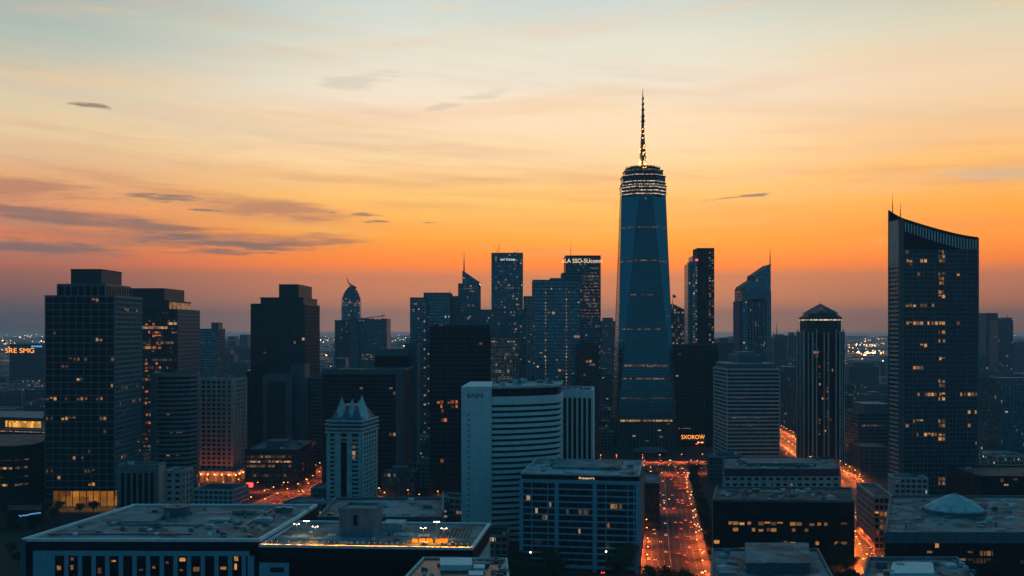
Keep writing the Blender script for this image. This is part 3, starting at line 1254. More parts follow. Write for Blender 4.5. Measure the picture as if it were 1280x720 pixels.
# smooth the curved front
sm = [curve[0]]
for i in range(5):
    for k_ in range(1, 5):
        a, c_ = curve[i], curve[i + 1]
        sm.append(a.lerp(c_, k_ / 4))
for _ in range(1):
    sm = [sm[0]] + [(sm[i - 1] + sm[i] * 2 + sm[i + 1]) / 4 for i in range(1, len(sm) - 1)] + [sm[-1]]
curve = sm + [curve[-1]]
b.body(0, ZC - .6, M['g_black'], poly=curve, cap=True)
nfl = 25
fhC = (ZC - 9) / nfl
for i in range(nfl):
    mb = MB()
    z = 1.0 + i * fhC
    h_ = fhC * .56 if i < nfl - 1 else fhC * .56 + 3.6
    for e in range(len(curve) - 2):
        pp, qq = curve[e], curve[e + 1]
        tv = (qq - pp).normalized()
        mb.obox(pp, (tv.x, tv.y), 0.0, (qq - pp).length, -.3, .9, z, z + h_)
    b.part(mb, 'balcony_band', M['f_white'])
mb = MB()
mb.prism(inset(curve, .6), ZC - .6, ZC + .2)
ro = b.part(mb, 'roof', M['roof_l'])
mb = MB()
for e in range(len(curve) - 1):
    pp, qq = curve[e], curve[e + 1]
    tv = (qq - pp).normalized()
    mb.obox(pp, (tv.x, tv.y), 0, (qq - pp).length, -.5, .5, ZC - .6, ZC + 1.0)
b.part(mb, 'parapet', M['f_pale'])
rr2 = random.Random(5)
for i in range(14):
    pp = b.L(pxpoly((rr2.uniform(622, 692), rr2.uniform(770, 782))))[0]
    if i < 5:
        pp = b.L(pxpoly((rr2.uniform(622, 650), rr2.uniform(735, 760))))[0]
    mb = MB()
    w_, h_ = rr2.uniform(1.5, 5), rr2.uniform(1.2, 3.8)
    mb.box(pp.x - w_ / 2, pp.y - 1.5, ZC + .2, pp.x + w_ / 2, pp.y + 1.5, ZC + h_)
    mb.cyl(pp.x, pp.y, ZC + h_, ZC + h_ + .4, .7, n=8)
    mb.build('air_handler', M[rr2.choice(['f_pale', 'f_steel', 'f_grey'])], ro)
b.mast(*(pxpoly((672, 775))[0]), ZC, ZC + 4.5, .15)
mb = MB()
tv = (slab[1] - slab[0]).normalized()
Ls = (slab[1] - slab[0]).length
for i in range(24):
    z = ZC - 18 - i * 3.75
    mb.obox(slab[0], (tv.x, tv.y), Ls * .225, Ls * .27, -.02, .05, z - 1.1, z)
b.part(mb, 'slot_windows', M['g_black'])
b.text('EAJN', 0, .46 * .5, ZC - 6.6, 2.9, 'ink', poly=[slab[0], slab[0] + (slab[1] - slab[0]) * 2], off=.08, sx=1.25)
# striped wing
wing = rect(697, 740, 792, 46, 6)
b2 = std('striped_wing', 'pale office wing with tall vertical stripes joined to the right of the white tower', 'office wing', wing, zat(489, 792), 'g_black', None, par='f_white', clutter=8, seed=9, roof='roof_l')
mb = MB()
zt = b2.zt
p, q = b2.poly[0], b2.poly[1]
L = (q - p).length
t = (q - p) / L
tt = (t.x, t.y)
for i in range(8):
    s = L * i / 7
    mb.obox(p, tt, s - .75, s + .75, -.1, .8, 0, zt - 4.9)
mb.obox(p, tt, -.8, L + .8, -.1, .9, zt - 5, zt + .6)
b2.part(mb, 'fins', M['f_white'])
mb = MB()
e1 = b2.poly[2] - b2.poly[1]
mb.obox(b2.poly[1], tuple(e1.normalized()), -.6, e1.length, -.1, .85, 0, zt + .7)
b2.part(mb, 'end_wall', M['f_white'])

# ---- D: framed low block
YD = 640
ZD = zat(592, YD)
polyD = rect(650, 800, YD, 74, 9.0)
b = std('framed_office_block', 'low blue framed block with dark glass bays and a small lit roof sign', 'office block', polyD, ZD - 3.6, 'g_dark', None, par=False, roof='roof_d')
p, q = b.poly[0], b.poly[1]
L = (q - p).length
t = (q - p) / L
tt = (t.x, t.y)
fhD = (ZD - 8.5) / 13
mb = MB()
for i in range(14):
    mb.obox(p, tt, 0, L, -.1, .35, 3.5 + i * fhD - .55, 3.5 + i * fhD + .45)
mb.obox(p, tt, 0, L, -.1, .37, ZD - 5.2, ZD - 3.4)
b.part(mb, 'floor_bands', M['f_blue'])
mb = MB()
for u, w_ in ((.012, 1.2), (.31, 1.3), (.628, 1.3), (.985, 1.5)):
    mb.obox(p, tt, L * u - w_, L * u + w_, -.1, .75, 0, ZD - 3.2)
mb.obox(p, tt, -.3, L + .3, -.1, .8, ZD - 5.0, ZD - 3.25)
mb.obox(p, tt, -.3, L + .3, -.1, .72, 2.2, 4.2)
b.part(mb, 'main_frame', M['f_blue'])
mb = MB()
for u in (.10, .235, .72, .90, .95):
    mb.obox(p, tt, L * u - .28, L * u + .28, -.1, .5, 3, ZD - 3.5)
b.part(mb, 'mullions', M['f_blue'])
mb = MB()
pe, qe = b.poly[1], b.poly[2]
te = (qe - pe).normalized()
Le_ = (qe - pe).length
for i in range(14):
    mb.obox(pe, tuple(te), 1, Le_, -.1, .3, 3.5 + i * fhD - .9, 3.5 + i * fhD + .9)
for k_ in range(12):
    mb.obox(pe, tuple(te), Le_ * k_ / 11 - .5, Le_ * k_ / 11 + .5, -.1, .5, 0, ZD - 3.3)
b.part(mb, 'side_frame', M['f_pink'])  # warm light on this side is put into its pink colour
mb = MB()
mb.prism(inset(b.poly, .9), ZD - 3.7, ZD - .3)
b.part(mb, 'attic', M['f_black'])
b.roof(ZD - .3, M['roof_l'], poly=inset(b.poly, .6), clutter=14, seed=21, big=1.0, hmax=1.8, name='roof')
b.parapet(ZD - .2, M['f_pale'], poly=inset(b.poly, .7), h=.7, w=.5, outd=.4)
pa = b.L(rect(690, 775, YD + 22, 40, 9.0))
mb = MB()
mb.prism(pa, ZD - .3, ZD + 1.6)
b.part(mb, 'raised_roof', M['roof'])
b.text("Kisaam's", 0, .56, ZD - 2.6, 1.25, 'sign_p', poly=inset(b.poly, .9), off=.1, sx=1.6)
for fl, u, w_ in ((9, .775, .035), (9, .80, .03), (9, .84, .02), (8, .505, .03), (8, .545, .02), (8, .56, .03), (7, .2, .03), (7, .222, .02), (10, .07, .03), (8, .14, .02), (8, .40, .02), (6, .74, .02), (5, .5, .015), (9, .255, .018)):
    mb = MB()
    mb.obox(p, tt, L * u - L * w_ / 2, L * u + L * w_ / 2, -.03, .06, 3.5 + fl * fhD + .5, 3.5 + (fl + 1) * fhD - .6)
    b.part(mb, 'lit_window', M['lit' if u > .7 else 'litw'])
# small dark annexe in the street beside it
std('street_annexe', 'narrow dark annexe beside the main street, right of the framed block', 'annexe', rect(806, 824, 770, 60, 8), zat(606, 770), 'g_dark', 'f_dark', sh=1.6)

# ---- E: pinnacled tower
YE = 690
polyE = rect(409, 452, YE, xbr=471, rot=10)
b = Bld('pinnacled_tower', 'pale stone tower with gabled pinnacles on its top behind the foreground roof', 'tower', polyE)
ze = [0, zat(541, YE), zat(531, YE), zat(524, YE)]
b.body(0, ze[1], M['g_dark'])
p, q = b.poly[0], b.poly[1]
mb = MB()
for e in (0, 1, 2, 3):
    pp, qq = b.poly[e], b.poly[(e + 1) % 4]
    Lq = (qq - pp).length
    tv = (qq - pp) / Lq
    tv = (tv.x, tv.y)
    for i in range(26):
        z = 3 + i * (ze[1] - 4) / 26
        mb.obox(pp, tv, -.3, Lq + .3, -.1, .3 + .01 * e, z, z + 1.5)
    us = ((0, .09), (.22, .40), (.58, .72), (.91, 1.0)) if e in (0, 2) else ((0, .10), (.2, .26), (.37, .43), (.55, .6), (.72, .78), (.9, 1))
    for k_, (u0, u1) in enumerate(us):
        mb.obox(pp, tv, Lq * u0, Lq * u1, -.1, .55 + .012 * e + .003 * k_, 0, ze[1] - .05)
b.part(mb, 'stone_facade', M['f_pale'])
mb = MB()
mb.obox(p, tuple((q - p).normalized()), (q - p).length * .41, (q - p).length * .57, -.1, .64, 0, ze[1] - 6)
b.part(mb, 'glass_bay', M['g_black'])
for z_, a_, h_ in ((ze[1], -1.3, 1.0), (ze[1] + 2.2, -1.0, 1.2), (ze[2] - .2, -1.5, .9), (ze[3] - 1.6, -1.1, 1.0)):
    b.box(inset(b.poly, a_), z_, z_ + h_, 'f_pale', 'cornice', True)
b.box(inset(b.poly, .2), ze[1] + .5, ze[2], 'f_slate', 'upper_storey', True)
b.box(inset(b.poly, .6), ze[2], ze[3], 'f_slate', 'upper_storey', True)
b.lit(0, 0, ze[1], 4, 3.2, [], 'lit')
for zz in (ze[1] - 9, ze[1] - 13, ze[1] - 16):
    mb = MB()
    mb.obox(p, tuple((q - p).normalized()), (q - p).length * .74, (q - p).length * .82, .2, .66, zz - 1.2, zz + 1.0)
    b.part(mb, 'lit_window', M['litw'])
# gabled roof and pinnacles
ip = inset(b.poly, 1.2)
mb = MB()
rid = (ip[0] + ip[1]) / 2
mb.loft([[(*v, ze[3] - .5) for v in ip], [(*(v.lerp((ip[0] + ip[2]) / 2, .45)), ze[3] + 9) for v in ip]])
b.part(mb, 'hip_roof', M['f_slate'])


def pinnacle(cxy, r_, z0, z1, mat):
    m_ = MB()
    m_.box(cxy.x - r_, cxy.y - r_, z0 - 2, cxy.x + r_, cxy.y + r_, z0)
    m_.cyl(cxy.x, cxy.y, z0, z1, r_ * 1.35, .05, 4)
    return b.part(m_, 'pinnacle', M[mat])


for u, v, r_, zz in ((.32, .16, 3.6, 496), (.66, .16, 3.0, 498), (.93, .25, 3.8, 493.5), (.06, .4, 2.2, 512), (.5, .9, 2.4, 503)):
    c = ip[0] + (ip[1] - ip[0]) * u + (ip[3] - ip[0]) * v
    pinnacle(c, r_, ze[3] + 1.5, zat(zz, YE + 5), 'f_white' if u > .9 else 'f_pale')

# ---- left edge: dark banded block, golden terraces, lobby tower
b = std('curved_dark_block', 'dark low block with three short amber lit floors at the left edge', 'office block', pxpoly((-60, 850), (18, 850), (40, 862), (54, 885), (56, 960), (-60, 960)), zat(556, 870), 'g_black', 'f_black', 4.6, 5, .3, 1.7, roof='roof_d', clutter=6)
for i, (u0, u1, z_) in enumerate(((.35, .95, 41), (.5, .96, 34), (.45, .82, 27), (.45, .9, 20), (.2, .5, 30))):
    b.strip(0, z_, 1.7, 'stripdim' if i in (0, 4) else 'strip', u0 * .9 + .08, u1)
    if i < 4:
        b.strip(1, z_ + .02, 1.7, 'stripdim', .0, .8)
b = std('low_lit_pavilion', 'low dark pavilion with small blue lamps at the foot of the lobby tower', 'pavilion', pxpoly((10, 770), (52, 770), (52, 800), (10, 800)), 13, 'g_black', 'f_black', roof='roof_d')
for i in range(16):
    mb = MB()
    pp = b.poly[0].lerp(b.poly[1], .35 + .62 * i / 15)
    z_ = 9.5 + 2.5 * i / 15 + rnd.uniform(-.4, .4)
    mb.box(pp.x - .35, pp.y - .6, z_, pp.x + .35, pp.y - .3, z_ + .7)
    b.part(mb, 'blue_lamp', M['sign_b'])
b = Bld('golden_terrace_hall', 'long low hall with two bright golden lit terraces at the far left', 'hall', pxpoly((-60, 1450), (6, 1450), (57, 1430), (57, 1560), (-60, 1560)))
b.body(0, 9, M['g_black'])
b.box(inset(b.poly, 6), 9, 25, 'f_dark', 'upper_hall', True)
b.box(inset(b.poly, -3), 8.6, 9.6, 'f_grey', 'terrace', True)
b.box(inset(b.poly, 3), 25, 26, 'f_slate', 'roof', True)
for e in (0, 1):
    b.strip(e, .8, 3.0, 'gold', 0, 1)
    b.strip(e, 11.6, 9.0, 'gold', .96 if e == 0 else .04, 1, poly=inset(b.poly, 6), name='lit_terrace')
    b.strip(e, 5.8, 1.0, 'strip', 0, 1)
# L2
Y2 = 865
b = std('gridded_lobby_tower', 'tall dark gridded tower with a stepped top and glowing orange lobby, far left', 'skyscraper', rect(57, 143, Y2, xbr=177), zat(371, Y2), 'g_black', None, 5.6, 6.6, .8, 1.1, .5, .3, par='f_slate', roof='roof_d')
b.grid(0, b.zt, M['f_slate'], 5.6, 6.6, .8, 1.0, .5, .3, edges=[0, 3])
b.grid(0, b.zt, M['f_grey'], 4.2, 3.6, .9, 1.6, .5, .35, edges=[1, 2])
zt = b.zt
t1 = inset(b.poly, [3, 9, 3, 9])
z1, z2 = zat(357, Y2 + 8), zat(337, Y2 + 8)
b.body(zt, z1, M['g_black'], poly=t1, name='setback_storey')
b.grid(zt, z1, M['f_slate'], 9.6, 6, 1.4, 1.2, .5, .3, poly=t1, name='setback_frame')
b.parapet(z1, M['f_slate'], poly=t1)
t2 = inset(b.poly, [10, 15, 8, 17])
b.body(z1, z2, M['f_dark'], poly=t2, name='plant_room')
b.parapet(z2, M['f_black'], poly=t2, h=.6, outd=.15)
for u in (.02, .2, .8, .97):
    c = t1[0].lerp(t1[1], u)
    b.mast(c.x, c.y + .6, z1, z1 + 4, .12, 'railing_post', local=True)
b.lit(0, 0, b.zt, 5.6, 3.3, b.cells(0, 0, b.zt, 5.6, 3.3, 44, 3, rows=[4, 5, 13, 14, 16, 22, 26], low=.12), 'lit', pw=.9, sh=2.9)
b.lit(1, 0, b.zt, 4.2, 3.6, b.cells(1, 0, b.zt, 4.2, 3.6, 24, 8, rows=[8, 9, 20, 23], low=.15), 'lit', pw=1.0, sh=2.0)
mb = MB()
pl = inset(b.poly, -1.2)
mb.prism(pl, 14.2, 15.4)
b.part(mb, 'lobby_canopy', M['f_black'])
b.strip(0, 1.0, 12.6, 'lobby', .12, 1.0, name='lobby_glass', n1=.7)
b.strip(1, 1.0, 12.6, 'lobby', .0, .5, name='lobby_glass', n1=.7)
mb = MB()
p, q = b.poly[0], b.poly[1]
Lq = (q - p).length
for i in range(11):
    mb.obox(p, (1, 0), Lq * i / 10 - .3, Lq * i / 10 + .3, -.1, 1.0 + (.01 if i else 0), 0, 14.2)
b.part(mb, 'lobby_columns', M['f_black'])
for u in (.25, .5, .75, 1.0):
    ld = bpy.data.lights.new('lobby_light', 'SPOT')
    ld.spot_size = R(140)
    ld.energy = 5000
    ld.color = (1, .42, .07)
    ld.shadow_soft_size = 1.0
    lo = bpy.data.objects.new('lobby_light', ld)
    lo.location = (p.x + Lq * u, p.y - 7, 8)
    lo.parent = b.root
    COL.objects.link(lo)
# L8 near small blocks
b = std('finned_small_block', 'small grey block with six tall dark slots, in front of the lobby tower', 'office block', rect(147, 197, 715, xbr=206), zat(583, 715), 'g_black', None, par='f_grey', roof='roof_d', clutter=4)
mb = MB()
p, q = b.poly[0], b.poly[1]
L = (q - p).length
for i in range(7):
    s = L * (.06 + .88 * i / 6)
    mb.obox(p, (1, 0), s - .7, s + .7, -.1, .6, 0, b.zt - 2.5)
mb.obox(p, (1, 0), -.2, L + .2, -.1, .7, b.zt - 4.5, b.zt)
mb.obox(p, (1, 0), -.2, L * .04, -.1, .68, 0, b.zt - .1)
mb.obox(p, (1, 0), L * .96, L + .2, -.1, .68, 0, b.zt - .1)
b.part(mb, 'fins', M['f_grey'])
mb = MB()
e1 = b.poly[2] - b.poly[1]
mb.obox(b.poly[1], tuple(e1.normalized()), 0, e1.length, -.1, .5, 0, b.zt - .05)
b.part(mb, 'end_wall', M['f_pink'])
b = std('small_stone_block', 'small pale stone block tucked to the right of the finned small block', 'office block', rect(207, 227, 700, xbr=240, rot=8), zat(590, 700), 'g_black', 'f_pink', 4.2, 5.5, 2.6, 2.2, roof='roof_d', clutter=3)
# L4
Y4 = 930
b = std('rounded_banded_tower', 'dark tower with rounded bands and a plain left pier, beside the pinkish stone tower', 'office tower',
        pxpoly((189, Y4), (204, Y4 - 2), (220, Y4 - 1), (236, Y4 + 4), (246, Y4 + 16), (249, Y4 + 45), (196, Y4 + 50)), zat(470, Y4), 'g_black', 'f_grey', 4.1, 60, 0, 1.9, .6, .6, roof='roof_d', clutter=5)
mb = MB()
mb.obox(b.poly[0], (1, 0), 0, 10.5, -.2, 1.2, 0, b.zt + 2)
b.part(mb, 'corner_pier', M['f_slate'])
for e, fl, ba in ((1, 17, 1), (2, 13, 0), (2, 13, 1), (1, 13, 2), (1, 8, 1), (2, 8, 0), (0, 11, 2)):
    b.lit(e, 0, b.zt, 4.1, 2.6, [(fl, ba)], 'lit', sh=2.1, pw=.3)
# L5
Y5 = 1005
b = std('pinkish_stone_tower', 'pinkish stone tower with small square windows and a lamp lit arcade at its foot', 'apartment tower', rect(245, 290, Y5, xbr=307, rot=7), zat(475, Y5), 'g_black', 'f_pink', 4.3, 5.2, 1.7, 1.9, .5, .35, roof='roof', clutter=6)
mb = MB()
p, q = b.poly[0], b.poly[1]
e1 = b.poly[2] - b.poly[1]
L = (q - p).length
tv = (q - p) / L
for u in (0, .12, .86, 1.0):
    mb.obox(p, (tv.x, tv.y), L * u - 1.4, L * u + 1.4, -.1, 1.0, 14, b.zt + 1)
tv = e1.normalized()
for u in (.12, .3, .55, 1.0):
    mb.obox(b.poly[1], (tv.x, tv.y), e1.length * u - 2, e1.length * u + 2, -.1, .9, 14, b.zt - 30 if .2 < u < .9 else b.zt + .9)
b.part(mb, 'pilasters', M['f_pink'])
b.box(inset(b.poly, -5), 0, 12, 'f_pink', 'podium', True)
for e in (0, 1):
    b.strip(e, 2, 6.5, 'amber', 0, 1, poly=inset(b.poly, -5), name='lit_arcade', n1=.2)
for i in range(12):
    pl = inset(b.poly, -6.5)
    pp = (pl[0].lerp(pl[1], i / 7) if i < 8 else pl[1].lerp(pl[2], (i - 8) / 5))
    mb = MB()
    mb.cyl(pp.x, pp.y, 8.4, 9.6, .5, n=8)
    b.part(mb, 'arcade_lamp', M['sodium_w'])
    if i % 2 == 0:
        ld = bpy.data.lights.new('arcade_light', 'POINT')
        ld.energy = 1500
        ld.color = (1, .20, .05)
        ld.shadow_soft_size = .5
        lo = bpy.data.objects.new('arcade_light', ld)
        lo.location = (pp.x, pp.y - 2, 8)
        lo.parent = b.root
        COL.objects.link(lo)
# L3
Y3 = 1050
b = std('amber_floored_tower', 'dark stepped tower with glowing amber floors, right behind the lobby tower', 'skyscraper', rect(140, 222, Y3, xbr=249), zat(388, Y3), 'g_red', None, 4.0, 14, .8, 1.5, .4, .3, par='f_dark', roof='roof_d')
b.grid(0, b.zt, M['f_dark'], 4.0, 14, .8, 1.5, .4, .3, edges=[0, 3])
b.grid(0, b.zt, M['f_slate'], 4.0, 3.4, 1.3, 2.1, .6, .5, edges=[1, 2])
t1 = inset(b.poly, [0.5, 9, 0.5, 4])
z1 = zat(377, Y3)
b.body(b.zt, z1, M['g_dark'], poly=t1, name='setback_storey')
b.parapet(z1, M['f_dark'], poly=t1)
t2 = inset(b.poly, [4, 15, 4, 6])
z2 = zat(361, Y3 + 5)
b.body(z1, z2, M['f_dark'], poly=t2, name='plant_room')
b.parapet(z2, M['f_black'], poly=t2, h=.6, outd=.15)
for z_, u0, u1, m_ in ((zat(411, Y3), .45, .85, 'strip'), (zat(406, Y3), .85, .99, 'strip'), (zat(430, Y3), .45, .97, 'stripdim'), (zat(436, Y3), .48, .68, 'strip')):
    b.strip(0, z_, 2.6, m_, u0, u1, n1=.35)
scatter(b, 1, 14, 5, 'litred', rows=[20, 21, 30])
sp = random.Random(14)
b.lit(0, 0, b.zt, 4.0, 3.4, [(f_, b_) for f_ in range(8, 40) for b_ in (10, 11, 12, 13, 14) if sp.random() < .34], 'litred', pw=.5, sh=1.6, pd=.12)
# L6, L1
b = std('boxy_rear_tower', 'small dark tower with a roof box right of the amber floored tower', 'office tower', rect(249, 272, 1500, xbr=281), zat(412, 1500), 'g_blue', 'f_slate', 4.2, 5, .5, 1.3)
b.box(rect(264, 273, 1520, 22), b.zt, zat(403, 1520), 'f_slate')
b = std('far_left_office', 'dark ribbed block with an orange and blue sign on top, far left', 'office block', rect(12, 55, 2060, 90), zat(431, 2060), 'g_dark', 'f_slate', 4.4, 70, .5, 1.5)
b.text('SRE SMG', 0, .30, zat(441, 2060), 9.5, 'sign_o', off=.6, sx=1.15)
for i in range(5):
    mb = MB()
    pp = b.poly[0].lerp(b.poly[1], .66 + i * .065)
    mb.box(pp.x - 1.6, pp.y - .9, zat(434, 2060), pp.x + 1.6, pp.y - .5, zat(432, 2060))
    b.part(mb, 'blue_lamp', M['sign_b'])

# ---- M1
Y1 = 1150
b = std('broad_stepped_tower', 'broad dark gridded tower with a box top, standing alone left of centre', 'skyscraper', rect(314, 381, Y1, xbr=399), zat(381, Y1), 'g_dark', 'f_dark', 4.0, 3.3, .6, 1.2, roof='roof_d', major=4)
t1 = inset(b.poly, [2, 2, 2, 10])
z1 = zat(373, Y1)
b.body(b.zt, z1, M['f_dark'], poly=t1, name='setback_storey')
b.parapet(z1, M['f_dark'], poly=t1)
t2 = inset(b.poly, [5, 8, 4, 30])
z2 = zat(356, Y1 + 6)
b.body(z1, z2, M['f_dark'], poly=t2, name='plant_room')
b.parapet(z2, M['f_black'], poly=t2, h=.6, outd=.15)
for u in (.55, .75, .9):
    c = t2[0].lerp(t2[1], u)
    b.mast(c.x, c.y + 2, z2, z2 + 4.5, .12, local=True)
scatter(b, 0, 8, 17, 'litw', run=2)
b.box(rect(308, 329, Y1 - 14, 40), 0, zat(463, Y1 - 14), 'g_dark', 'low_wing')
b = std('framed_grey_block', 'slim grey block with a framed recess in front of the broad stepped tower', 'office block', rect(329, 365, 1095, 30), zat(470, 1095), 'g_dark', None, par='f_slate', roof='roof_d')
p, q = b.poly[0], b.poly[1]
L = (q - p).length
mb = MB()
mb.obox(p, (1, 0), -.2, 4.2, -.1, .9, 0, b.zt)
mb.obox(p, (1, 0), L - 6, L + .2, -.1, .91, 0, b.zt)
mb.obox(p, (1, 0), 4.2, L - 6, -.1, .88, b.zt - 6, b.zt - .05)
b.part(mb, 'frame', M['f_slate'])
b.grid(0, b.zt - 7, M['f_dark'], 4, 3, .5, 1.2, edges=[0])
b = std('plain_grey_slab', 'plain slim grey slab standing right of the framed grey block', 'office block', rect(363, 381, 1110, 26), zat(457, 1110), 'f_slate', 'f_slate', 40, 8, .4, .5, .15, .1, roof='roof_d')
b = std('banded_side_block', 'dark banded block at the right foot of the broad stepped tower', 'office block', rect(381, 404, 1130, 40), zat(473, 1130), 'g_dark', 'f_slate', 4.2, 40, .5, 1.5, roof='roof_d')
# M2
b = std('lit_corner_block', 'low dark block with three lit office floors at the red street corner', 'office block', rect(307, 372, 960, xbr=394), zat(563, 960), 'g_dark', 'f_dark', 4.4, 3.6, .5, 1.5, roof='roof', clutter=7, seed=3)
b.box(rect(333, 357, 975, 20), b.zt, b.zt + 7, 'f_slate')
for i, (z_, m_) in enumerate(((25.4, 'strip'), (21, 'stripdim'), (29.8, 'stripdim'), (12.2, 'stripdim'))):
    b.strip(0, z_, 2.4, m_, 0.02, .88, n1=.3)
scatter(b, 1, 18, 9, 'litred')
mb = MB()
mb.box(b.poly[0].x + 1, b.poly[0].y - 1.1, 2.6, b.poly[0].x + 7, b.poly[0].y - .5, 6.4)
b.part(mb, 'red_lamp_sign', M['red_l'])
# M3 spire tower
Yc = 2000
cx3 = px2x(436, Yc)


def ngon(r_, z, n=12, cx=0, cy=0, ph=.13):
    return [(cx + r_ * math.cos(6.2832 * i / n + ph), cy + r_ * math.sin(6.2832 * i / n + ph), z) for i in range(n)]


sq = [Vector((cx3 - 21, Yc)), Vector((cx3 + 12, Yc)), Vector((cx3 + 12, Yc + 40)), Vector((cx3 - 21, Yc + 40))]
b = Bld('hooked_spire_tower', 'hazy tower with a tapering tiered crown and a hooked spire', 'skyscraper', pxpoly((419, Yc), (447, Yc), (447, Yc + 42), (419, Yc + 42)))
b.body(0, zat(400, Yc), M['g_hazy'], name='lower_shaft')
b.grid(0, zat(400, Yc), M['f_slate'], 4.2, 5, 1.6, 1.3)
cxl = px2x(437, Yc) - b.c.x
mb = MB()
mb.loft([ngon(19.5, zat(400, Yc) - 1, 12, cxl, 0), ngon(19.5, zat(376, Yc), 12, cxl, 0)])
b.part(mb, 'upper_shaft', M['g_bluelit'])
tiers = [(376, 18.6, 371), (371, 16.2, 366.5), (366.5, 13, 362.5), (362.5, 9, 359.5), (359.5, 5, 357)]
for y0, r_, y1 in tiers:
    mb = MB()
    mb.loft([ngon(r_ + 1.2, zat(y0, Yc) - 1, 12, cxl, 0), ngon(r_ + 1.2, zat(y0, Yc) + 1, 12, cxl, 0), ngon(r_ - .3, zat(y0, Yc) + 1.2, 12, cxl, 0), ngon(r_ - .8, zat(y1, Yc), 12, cxl, 0)])
    b.part(mb, 'crown_tier', M['f_slate'])
for i in range(26):
    mb = MB()
    a_ = -3.0 + 2.9 * rnd.random()
    z_ = zat(rnd.choice([374, 377, 379.5, 382]), Yc)
    mb.box(cxl + 20 * math.cos(a_) - 1, 20.2 * math.sin(a_) - .6, z_, cxl + 20 * math.cos(a_) + 1, 20.2 * math.sin(a_) + .3, z_ + 2)
    b.part(mb, 'lit_window', M['litw'])
mb = MB()
pts = [(443, 360, 2.6), (440, 357.5, 2.4), (437, 356, 2.0), (434.5, 353.8, 1.5), (432.5, 350.5, 1.0), (431.6, 346.5, .5)]
for (xa, ya, ra), (xb, yb, rb) in zip(pts, pts[1:]):
    mb.beam((px2x(xa, Yc) - b.c.x, 0, zat(ya, Yc)), (px2x(xb, Yc) - b.c.x, 0, zat(yb, Yc)), ra * 1.6, rb * 1.6)
b.part(mb, 'hooked_spire', M['f_slate'])
# M4
b = std('hazy_banded_office', 'hazy banded office block joined to the right of the hooked spire tower', 'office block', rect(442, 483, 1940, 60), zat(399, 1940), 'g_blue', 'f_slate', 4.4, 90, .5, 1.7)
b.box(rect(437, 447, 1925, 60), 0, zat(397, 1925), 'f_slate', 'side_slab')
mb = MB()
mb.beam((px2x(450, 1945) - b.c.x, -20, b.zt + 1), (px2x(481, 1945) - b.c.x, -20, b.zt + 7), 1.6)
mb.beam((px2x(478, 1945) - b.c.x, -20, b.zt + 1), (px2x(478, 1945) - b.c.x, -20, b.zt + 13), .7)
b.part(mb, 'roof_rail', M['f_slate'])
b.strip(0, b.zt - 1, 2, 'stripdim', .55, .95, n1=1.8)
mb = MB()
e1 = b.poly[2] - b.poly[1]
mb.obox(b.poly[1], tuple(e1.normalized()), -.5, e1.length + .5, -.1, .9, 0, b.zt + .5)
b.part(mb, 'end_wall', M['f_slate'])
b.lit(0, 0, b.zt, 4.4, 4, [(f_, b_) for f_ in (21, 22, 23) for b_ in range(4, 12) if (f_ * 7 + b_ * 3) % 4], 'litw', pw=1.0, sh=2)
b = std('terraced_hazy_block', 'low terraced block at the foot of the hooked spire tower', 'office block', rect(414, 447, 1500, 50), zat(462, 1500), 'g_hazy', 'f_slate', 4.2, 5, 1.2, 1.4)
b.box(rect(419, 432, 1506, 30), b.zt, zat(448, 1506), 'f_slate')
# M5
b = std('wide_dark_block', 'wide dark block with a pale right edge behind the pinnacled tower', 'office block', rect(403, 505, 985, 60, 2), zat(463, 985), 'g_black', 'f_dark', 4.0, 50, .5, 1.0, roof='roof_d', clutter=6, par='f_slate')
mb = MB()
p, q = b.poly[0], b.poly[1]
tv = (q - p).normalized()
L = (q - p).length
mb.obox(p, (tv.x, tv.y), L - 8, L + .3, -.1, .8, 0, b.zt - .05)
mb.obox(p, (tv.x, tv.y), 0, L, -.1, .78, b.zt - 3.5, b.zt - .1)
b.part(mb, 'edge_frame', M['f_slate'])
scatter(b, 0, 5, 41, 'litw', run=2)
b = std('dark_double_slab', 'dark slab with a lighter right half behind the wide dark block', 'office block', rect(469, 508, 1060, 50), zat(440, 1060), 'g_black', 'f_black', 4, 30, .4, .8, roof='roof_d')
b.box(rect(468, 510, 1056, 3), zat(445, 1056), zat(436, 1056), 'f_slate', 'cap_band')
b = std('pale_blank_slab', 'tall blank slate slab standing between the dark double slab and the black tower', 'office block', rect(506, 521, 1090, 40), zat(431, 1090), 'f_slate', 'f_slate', 30, 9, .3, .5, .12, .1, roof='roof_d')

# ---- F
YF = 905
b = std('black_slab_tower', 'near black slab tower in the centre, shorter than the towers behind it', 'skyscraper', rect(537, 612, YF, 44), zat(409, YF), 'g_black', 'f_dark', 4.0, 3.2, .4, .9, .35, .25, roof='roof_d', major=5)
b.box(rect(544, 611, YF + 3, 36), b.zt, zat(406.5, YF), 'f_black', 'upper_storey')
sp = random.Random(2)
b.lit(0, 0, b.zt, 4.0, 3.2, [(21, 2), (21, 3), (21, 5), (21, 6), (21, 7), (20, 3), (20, 6), (20, 7), (19, 3), (17, 3), (17, 4), (34, 14), (12, 9), (8, 3), (25, 11)], 'litred', pw=.5, sh=1.1)

